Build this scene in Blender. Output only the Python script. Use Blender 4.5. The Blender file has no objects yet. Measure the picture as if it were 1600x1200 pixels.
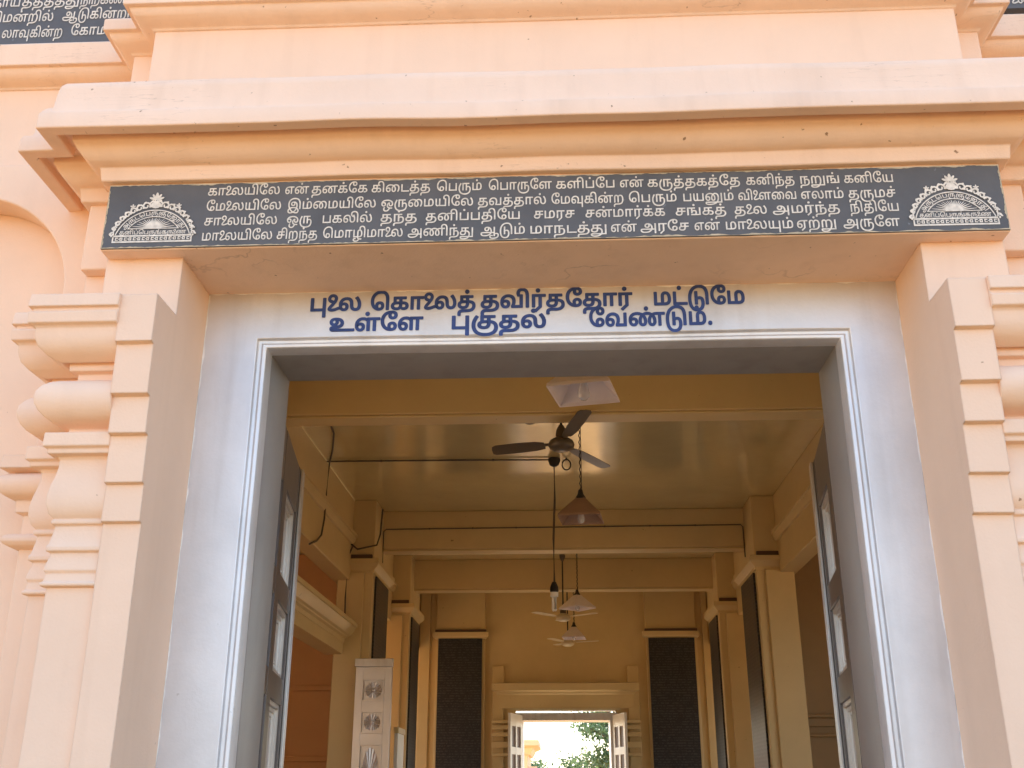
import bpy, bmesh, math, random
from mathutils import Vector, Matrix, noise
from mathutils.geometry import tessellate_polygon, delaunay_2d_cdt
R = math.radians
S = bpy.context.scene
COL = S.collection

# ------------------------------------------------------------------ camera, sky, sun, exposure
# metres; z = 0 is eye height (1.6 m above the forecourt), +y runs into the temple
cam = bpy.data.objects.new("camera", bpy.data.cameras.new("camera"))
COL.objects.link(cam)
cam.data.sensor_width = 36.0
cam.data.lens = 36.0 * 1654.26 / 1600.0
cam.data.clip_end = 3000
p_, y_, r_ = R(21.1195), R(2.634), R(0.0568)
fw = Vector((-math.sin(y_) * math.cos(p_), math.cos(y_) * math.cos(p_), math.sin(p_)))
rt = Vector((math.cos(y_), math.sin(y_), 0))
up = rt.cross(fw)
rt2 = rt * math.cos(r_) + up * math.sin(r_)
up2 = up * math.cos(r_) - rt * math.sin(r_)
cam.matrix_world = Matrix((rt2, up2, -fw)).transposed().to_4x4()
S.camera = cam

SUN_EL, SUN_AZ = R(50), R(-28)          # azimuth from +y, negative towards -x
W = bpy.data.worlds.new("World")
S.world = W
W.use_nodes = True
nt = W.node_tree
sky = nt.nodes.new("ShaderNodeTexSky")
sky.sky_type = 'NISHITA'
sky.sun_disc = False
sky.sun_elevation = SUN_EL
sky.sun_rotation = SUN_AZ
sky.air_density = 1.0
sky.dust_density = 1.5
sky.ozone_density = 0.6
nt.links.new(sky.outputs[0], nt.nodes["Background"].inputs[0])
nt.nodes["Background"].inputs[1].default_value = 0.15
sun = bpy.data.objects.new("sun", bpy.data.lights.new("sun", 'SUN'))
COL.objects.link(sun)
sun.data.energy = 3.2
sun.data.angle = R(0.6)
sun.data.color = (1.0, 0.93, 0.82)
sv = Vector((math.sin(SUN_AZ) * math.cos(SUN_EL), math.cos(SUN_AZ) * math.cos(SUN_EL), math.sin(SUN_EL)))
sun.rotation_euler = (-sv).to_track_quat('-Z', 'Y').to_euler()
sun.location = sv * 40
S.view_settings.view_transform = 'Standard'
S.view_settings.look = 'None'
S.view_settings.gamma = 1.0
S.view_settings.exposure = 1.99
S.cycles.max_bounces = 14
S.cycles.diffuse_bounces = 9
S.cycles.glossy_bounces = 4
S.cycles.sample_clamp_indirect = 8.0

# ------------------------------------------------------------------ materials
def mat(name, base, rough=0.6, metal=0.0, var=0.06, var_scale=1.5, bump=0.0, bump_scale=40.0, fine=0.0, fine_scale=220.0,
        spots=None, spec=0.5, streak=0.0, round_edge=0.0, cracks=0.0):
    m = bpy.data.materials.new(name)
    m.use_nodes = True
    n, l = m.node_tree.nodes, m.node_tree.links
    b = n["Principled BSDF"]
    b.inputs["Roughness"].default_value = rough
    b.inputs["Metallic"].default_value = metal
    b.inputs["Specular IOR Level"].default_value = spec
    tc = n.new("ShaderNodeTexCoord")
    src = tc.outputs["Object"]
    col = None
    t = n.new("ShaderNodeTexNoise")
    t.inputs["Scale"].default_value = var_scale
    t.inputs["Detail"].default_value = 8
    t.inputs["Roughness"].default_value = 0.62
    l.new(src, t.inputs["Vector"])
    r = n.new("ShaderNodeValToRGB")
    e = r.color_ramp.elements
    e[0].position, e[1].position = 0.3, 0.7
    e[0].color = [c * (1 - var) for c in base] + [1]
    e[1].color = [min(1, c * (1 + var)) for c in base] + [1]
    l.new(t.outputs["Fac"], r.inputs[0])
    col = r.outputs[0]
    if streak:
        mp = n.new("ShaderNodeMapping")
        mp.inputs["Scale"].default_value = (9, 9, 0.7)
        l.new(src, mp.inputs["Vector"])
        t2 = n.new("ShaderNodeTexNoise")
        t2.inputs["Scale"].default_value = 1.6
        t2.inputs["Detail"].default_value = 6
        l.new(mp.outputs[0], t2.inputs["Vector"])
        r2 = n.new("ShaderNodeValToRGB")
        r2.color_ramp.elements[0].position = 0.52
        r2.color_ramp.elements[1].position = 0.75
        l.new(t2.outputs["Fac"], r2.inputs[0])
        mx = n.new("ShaderNodeMix")
        mx.data_type = 'RGBA'
        mx.blend_type = 'MULTIPLY'
        mx.inputs[7].default_value = (1 - streak, 1 - streak * 1.15, 1 - streak * 1.3, 1)
        l.new(r2.outputs[0], mx.inputs[0])
        l.new(col, mx.inputs[6])
        col = mx.outputs[2]
    if spots:
        amount, dark, sc = spots
        t3 = n.new("ShaderNodeTexNoise")
        t3.inputs["Scale"].default_value = sc
        t3.inputs["Detail"].default_value = 3
        l.new(src, t3.inputs["Vector"])
        r3 = n.new("ShaderNodeValToRGB")
        r3.color_ramp.elements[0].position = amount
        r3.color_ramp.elements[1].position = amount + 0.04
        l.new(t3.outputs["Fac"], r3.inputs[0])
        mx = n.new("ShaderNodeMix")
        mx.data_type = 'RGBA'
        mx.inputs[7].default_value = list(dark) + [1]
        l.new(r3.outputs[0], mx.inputs[0])
        l.new(col, mx.inputs[6])
        col = mx.outputs[2]
    if cracks:
        # sparse hairline cracks and brush-edge dirt running along the moulding
        mp = n.new("ShaderNodeMapping")
        mp.inputs["Scale"].default_value = (1.6, 1.6, 26)
        l.new(src, mp.inputs["Vector"])
        t4 = n.new("ShaderNodeTexNoise")
        t4.inputs["Scale"].default_value = 2.2
        t4.inputs["Detail"].default_value = 5
        l.new(mp.outputs[0], t4.inputs["Vector"])
        r4 = n.new("ShaderNodeValToRGB")
        e4 = r4.color_ramp.elements
        e4[0].position, e4[0].color = 0.492, (0, 0, 0, 1)
        e4[1].position, e4[1].color = 0.508, (0, 0, 0, 1)
        k4 = e4.new(0.5)
        k4.color = (1, 1, 1, 1)
        l.new(t4.outputs["Fac"], r4.inputs[0])
        t5 = n.new("ShaderNodeTexNoise")
        t5.inputs["Scale"].default_value = 2.6
        t5.inputs["Detail"].default_value = 3
        l.new(src, t5.inputs["Vector"])
        r5 = n.new("ShaderNodeValToRGB")
        r5.color_ramp.elements[0].position = 0.52
        r5.color_ramp.elements[1].position = 0.66
        l.new(t5.outputs["Fac"], r5.inputs[0])
        mm = n.new("ShaderNodeMath"); mm.operation = 'MULTIPLY'
        l.new(r4.outputs[0], mm.inputs[0]); l.new(r5.outputs[0], mm.inputs[1])
        m2 = n.new("ShaderNodeMath"); m2.operation = 'MULTIPLY'; m2.inputs[1].default_value = cracks
        l.new(mm.outputs[0], m2.inputs[0])
        mx = n.new("ShaderNodeMix"); mx.data_type = 'RGBA'
        mx.inputs[7].default_value = (0.22, 0.13, 0.08, 1)
        l.new(m2.outputs[0], mx.inputs[0])
        l.new(col, mx.inputs[6])
        col = mx.outputs[2]
    l.new(col, b.inputs["Base Color"])
    prev = None
    if round_edge:
        bv = n.new("ShaderNodeBevel")
        bv.samples = 4
        bv.inputs["Radius"].default_value = round_edge
        prev = bv.outputs[0]
    for st, sc in ((bump, bump_scale), (fine, fine_scale)):
        if st:
            tb = n.new("ShaderNodeTexNoise")
            tb.inputs["Scale"].default_value = sc
            tb.inputs["Detail"].default_value = 5
            l.new(src, tb.inputs["Vector"])
            bp = n.new("ShaderNodeBump")
            bp.inputs["Strength"].default_value = st
            bp.inputs["Distance"].default_value = 0.02
            l.new(tb.outputs["Fac"], bp.inputs["Height"])
            if prev:
                l.new(prev, bp.inputs["Normal"])
            prev = bp.outputs[0]
    if prev:
        l.new(prev, b.inputs["Normal"])
    return m

PEACH = mat("peach_limewash", (0.835, 0.60, 0.432), 0.75, var=0.035, var_scale=3.0, bump=0.2, bump_scale=7, fine=0.06, fine_scale=160,
            spots=(0.765, (0.34, 0.2, 0.12), 42), streak=0.045, spec=0.3, round_edge=0.006)
PEACHWORN = mat("weathered_peach_limewash", (0.835, 0.60, 0.432), 0.75, var=0.05, var_scale=3.0, bump=0.22, bump_scale=7, fine=0.07, fine_scale=160,
            spots=(0.712, (0.32, 0.2, 0.12), 46), streak=0.07, spec=0.3, round_edge=0.006, cracks=0.38)
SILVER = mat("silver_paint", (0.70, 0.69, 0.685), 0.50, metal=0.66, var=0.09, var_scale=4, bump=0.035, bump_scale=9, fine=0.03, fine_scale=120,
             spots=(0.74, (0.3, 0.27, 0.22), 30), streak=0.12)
JAMBDARK = mat("dark_jamb_silver", (0.35, 0.325, 0.30), 0.45, metal=0.6, var=0.07, var_scale=4, bump=0.035, bump_scale=9, fine=0.03, fine_scale=120, streak=0.12)  # darker copy of the door frame's silver, for its inner reveal
GRANITE = mat("black_granite", (0.098, 0.094, 0.092), 0.58, var=0.18, var_scale=7, spots=(0.71, (0.16, 0.165, 0.17), 60), streak=0.08)
CREAM = mat("cream_letter_paint", (0.72, 0.66, 0.56), 0.7, var=0.22, var_scale=75)
BLUE = mat("blue_letter_paint", (0.025, 0.06, 0.235), 0.55, var=0.3, var_scale=26)
OCHRE = mat("ochre_wall_paint", (0.645, 0.49, 0.235), 0.42, var=0.06, var_scale=1.2, bump=0.06, bump_scale=7, spots=(0.74, (0.3, 0.19, 0.08), 14))
CEIL = mat("glossy_ceiling_paint", (0.68, 0.56, 0.27), 0.15, var=0.07, var_scale=1.0, bump=0.16, bump_scale=4.5, fine=0.05, fine_scale=22, spec=0.5)
CEIL.node_tree.nodes["Principled BSDF"].inputs["Coat Weight"].default_value = 0.8
CEIL.node_tree.nodes["Principled BSDF"].inputs["Coat Roughness"].default_value = 0.11
CEIL.node_tree.nodes["Principled BSDF"].inputs["Coat IOR"].default_value = 1.6
BROWN = mat("dark_brown", (0.10, 0.055, 0.03), 0.6, var=0.15)
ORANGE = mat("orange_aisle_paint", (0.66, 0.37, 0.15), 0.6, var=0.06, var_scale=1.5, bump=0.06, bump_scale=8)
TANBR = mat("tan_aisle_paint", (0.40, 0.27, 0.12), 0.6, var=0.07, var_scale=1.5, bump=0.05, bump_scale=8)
STONE = mat("hall_stone_paving", (0.6, 0.52, 0.42), 0.35, var=0.1, var_scale=2)
SAND = mat("sandy_ground", (0.38, 0.215, 0.07), 0.9, var=0.15, var_scale=0.6, bump=0.4, bump_scale=12)
DARKMETAL = mat("dark_iron", (0.045, 0.04, 0.035), 0.5, metal=0.5, var=0.1)
CABLE = mat("black_cable_sheath", (0.085, 0.066, 0.042), 0.6, var=0.1)
FANPAINT = mat("cream_fan_enamel", (0.62, 0.52, 0.33), 0.28, var=0.06, var_scale=6)
FANBROWN = mat("brown_fan_enamel", (0.11, 0.085, 0.055), 0.32, var=0.08, var_scale=6)
ENAMEL = mat("white_shade_enamel", (0.78, 0.70, 0.70), 0.4, var=0.05, var_scale=9)
SHADETOP = mat("brown_shade_enamel", (0.30, 0.19, 0.13), 0.45, var=0.08, var_scale=9)
TUBEWHITE = mat("white_lamp_tube", (0.82, 0.82, 0.78), 0.3, var=0.02)
BARK = mat("tree_bark", (0.13, 0.10, 0.075), 0.9, var=0.25, var_scale=6, bump=0.5, bump_scale=20)

def glass_bulb():
    m = bpy.data.materials.new("clear_bulb_glass")
    m.use_nodes = True
    b = m.node_tree.nodes["Principled BSDF"]
    b.inputs["Base Color"].default_value = (0.9, 0.9, 0.92, 1)
    b.inputs["Roughness"].default_value = 0.05
    b.inputs["Transmission Weight"].default_value = 0.6
    return m
BULB = glass_bulb()

def leaf_mat(name, base):
    m = bpy.data.materials.new(name)
    m.use_nodes = True
    n, l = m.node_tree.nodes, m.node_tree.links
    b = n["Principled BSDF"]
    b.inputs["Roughness"].default_value = 0.5
    g = n.new("ShaderNodeNewGeometry")
    r = n.new("ShaderNodeValToRGB")
    e = r.color_ramp.elements
    e[0].color = [c * 0.6 for c in base] + [1]
    e[1].color = [c * 1.5 for c in base] + [1]
    l.new(g.outputs["Random Per Island"], r.inputs[0])
    l.new(r.outputs[0], b.inputs["Base Color"])
    tr = n.new("ShaderNodeBsdfTranslucent")
    l.new(r.outputs[0], tr.inputs[0])
    mx = n.new("ShaderNodeMixShader")
    mx.inputs[0].default_value = 0.35
    l.new(b.outputs[0], mx.inputs[1])
    l.new(tr.outputs[0], mx.inputs[2])
    l.new(mx.outputs[0], n["Material Output"].inputs[0])
    return m
LEAF = leaf_mat("broad_leaf_green", (0.10, 0.165, 0.075))

def tablet_mat():
    # black stone cut with long columns of small lettering, too small to read from the door
    m = mat("lettered_black_stone", (0.022, 0.022, 0.024), 0.4, var=0.2, var_scale=5)
    n, l = m.node_tree.nodes, m.node_tree.links
    b = n["Principled BSDF"]
    old = b.inputs["Base Color"].links[0].from_socket
    tc = n.new("ShaderNodeTexCoord")
    sp = n.new("ShaderNodeSeparateXYZ")
    l.new(tc.outputs["Object"], sp.inputs[0])
    w = n.new("ShaderNodeMath"); w.operation = 'MULTIPLY'; w.inputs[1].default_value = 2 * math.pi / 0.052
    l.new(sp.outputs[2], w.inputs[0])
    s = n.new("ShaderNodeMath"); s.operation = 'SINE'
    l.new(w.outputs[0], s.inputs[0])
    g1 = n.new("ShaderNodeMath"); g1.operation = 'GREATER_THAN'; g1.inputs[1].default_value = -0.1
    l.new(s.outputs[0], g1.inputs[0])
    t = n.new("ShaderNodeTexNoise")
    t.inputs["Scale"].default_value = 34
    t.inputs["Detail"].default_value = 2
    l.new(tc.outputs["Object"], t.inputs["Vector"])
    g2 = n.new("ShaderNodeMath"); g2.operation = 'GREATER_THAN'; g2.inputs[1].default_value = 0.5
    l.new(t.outputs["Fac"], g2.inputs[0])
    mu = n.new("ShaderNodeMath"); mu.operation = 'MULTIPLY'
    l.new(g1.outputs[0], mu.inputs[0]); l.new(g2.outputs[0], mu.inputs[1])
    mx = n.new("ShaderNodeMix"); mx.data_type = 'RGBA'
    mx.inputs[7].default_value = (0.055, 0.054, 0.054, 1)
    l.new(mu.outputs[0], mx.inputs[0])
    l.new(old, mx.inputs[6])
    l.new(mx.outputs[2], b.inputs["Base Color"])
    return m
TABLET = tablet_mat()

# ------------------------------------------------------------------ helpers
def obj(name, bm, m, parent=None, smooth=35, bevel=0.0):
    me = bpy.data.meshes.new(name)
    bmesh.ops.recalc_face_normals(bm, faces=bm.faces)
    bm.to_mesh(me)
    bm.free()
    me.materials.append(m)
    if smooth:
        me.shade_smooth()
        me.set_sharp_from_angle(angle=R(smooth))
    o = bpy.data.objects.new(name, me)
    COL.objects.link(o)
    if parent:
        o.parent = parent
    if bevel:
        b = o.modifiers.new("bevel", 'BEVEL')
        b.width = bevel
        b.segments = 2
        b.limit_method = 'ANGLE'
        b.angle_limit = R(40)
        b.use_clamp_overlap = True
    return o

def tag(o, label, cat, group=None, kind=None):
    o["label"] = label
    o["category"] = cat
    if group:
        o["group"] = group
    if kind:
        o["kind"] = kind
    return o

def thing(name, label, cat, loc=(0, 0, 0), group=None):
    o = bpy.data.objects.new(name, None)
    o.empty_display_size = 0.2
    COL.objects.link(o)
    o.location = loc
    return tag(o, label, cat, group)

def copy_tree(o, parent=None):
    c = o.copy()
    COL.objects.link(c)
    c.parent = parent
    for ch in list(o.children):
        copy_tree(ch, c)
    return c

def box(bm, x0, x1, y0, y1, z0, z1):
    v = [bm.verts.new(p) for p in ((x0, y0, z0), (x1, y0, z0), (x1, y1, z0), (x0, y1, z0), (x0, y0, z1), (x1, y0, z1), (x1, y1, z1), (x0, y1, z1))]
    for f in ((0, 3, 2, 1), (4, 5, 6, 7), (0, 1, 5, 4), (1, 2, 6, 5), (2, 3, 7, 6), (3, 0, 4, 7)):
        bm.faces.new([v[i] for i in f])

def prism(bm, poly, axis, a, b):
    # poly in the two remaining axes, in x,y,z order; extruded from a to b along axis
    def P(q, t):
        if axis == 'x': return (t, q[0], q[1])
        if axis == 'y': return (q[0], t, q[1])
        return (q[0], q[1], t)
    A = [bm.verts.new(P(q, a)) for q in poly]
    B = [bm.verts.new(P(q, b)) for q in poly]
    bm.faces.new(A)
    bm.faces.new(B[::-1])
    n = len(poly)
    for i in range(n):
        bm.faces.new((A[i], A[(i + 1) % n], B[(i + 1) % n], B[i]))

def sweep(bm, prof, path, step=0.12, amp=0.0016, freq=2.3):
    # prof: closed loop of (out, z); path: plan polyline, out is to its left-hand side turned 90 deg
    P = [Vector(p) for p in path]
    seg = [(P[i + 1] - P[i]).normalized() for i in range(len(P) - 1)]
    nor = [Vector((-d.y, d.x)) for d in seg]
    st = []
    for i in range(len(P)):
        if i == 0: st.append((P[0], nor[0]))
        elif i == len(P) - 1: st.append((P[-1], nor[-1]))
        else:
            a, b = nor[i - 1], nor[i]
            st.append((P[i], (a + b) / (1 + a.dot(b))))
        if i < len(P) - 1:
            L = (P[i + 1] - P[i]).length
            k = int(L / step)
            mo = 0.13
            if L > 0.5 and k > 2:
                for j in range(1, k):
                    t = j / k
                    if t * L > mo and (1 - t) * L > mo:
                        st.append((P[i].lerp(P[i + 1], t), nor[i]))
    rings = []
    for (p, n) in st:
        ring = []
        for k, (o, z) in enumerate(prof):
            q = Vector((p.x * freq, p.y * freq, z * 6 + 3.1))
            do = noise.noise(q) * amp if o > 0 else 0
            dz = noise.noise(q + Vector((7.7, 3.3, 1.1))) * amp if o > 0 else 0
            w = p + n * (o + do)
            ring.append(bm.verts.new((w.x, w.y, z + dz)))
        rings.append(ring)
    m = len(prof)
    for a, b in zip(rings, rings[1:]):
        for k in range(m):
            bm.faces.new((a[k], a[(k + 1) % m], b[(k + 1) % m], b[k]))
    bm.faces.new(rings[0])
    bm.faces.new(rings[-1][::-1])

def arc(cx, cz, rx, rz, a0, a1, n):
    return [(cx + rx * math.cos(R(a0 + (a1 - a0) * i / n)), cz + rz * math.sin(R(a0 + (a1 - a0) * i / n))) for i in range(n + 1)]

def tube(bm, pts, r, n=8):
    pts = [Vector(p) for p in pts]
    rings = []
    for i, p in enumerate(pts):
        d = (pts[min(i + 1, len(pts) - 1)] - pts[max(i - 1, 0)]).normalized()
        u = d.cross(Vector((0, 0, 1)))
        if u.length < 1e-3: u = d.cross(Vector((1, 0, 0)))
        u.normalize()
        v = d.cross(u)
        rr = r[i] if isinstance(r, (list, tuple)) else r
        rings.append([bm.verts.new(p + (u * math.cos(2 * math.pi * k / n) + v * math.sin(2 * math.pi * k / n)) * rr) for k in range(n)])
    for a, b in zip(rings, rings[1:]):
        for k in range(n):
            bm.faces.new((a[k], a[(k + 1) % n], b[(k + 1) % n], b[k]))
    bm.faces.new(rings[0])
    bm.faces.new(rings[-1][::-1])

def lathe(bm, prof, c=(0, 0, 0), n=24):
    rings = []
    for (r, z) in prof:
        if r < 1e-5:
            rings.append([bm.verts.new((c[0], c[1], c[2] + z))])
        else:
            rings.append([bm.verts.new((c[0] + r * math.cos(2 * math.pi * k / n), c[1] + r * math.sin(2 * math.pi * k / n), c[2] + z)) for k in range(n)])
    for a, b in zip(rings, rings[1:]):
        for k in range(n):
            q = []
            for v in (a[k % len(a)], a[(k + 1) % len(a)], b[(k + 1) % len(b)], b[k % len(b)]):
                if v not in q: q.append(v)
            if len(q) > 2:
                try: bm.faces.new(q)
                except ValueError: pass

def roughen(bm, amp, cell=0.14):
    # hand-run plaster: arrises that wander by a millimetre or two
    for _ in range(2):
        long = [e for e in bm.edges if e.calc_length() > cell * 2]
        if long: bmesh.ops.subdivide_edges(bm, edges=long, cuts=4)
    for v in bm.verts:
        q = v.co * 3.7
        v.co += Vector((noise.noise(q), noise.noise(q + Vector((11, 3, 7))), noise.noise(q + Vector((2, 19, 5))))) * amp

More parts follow.
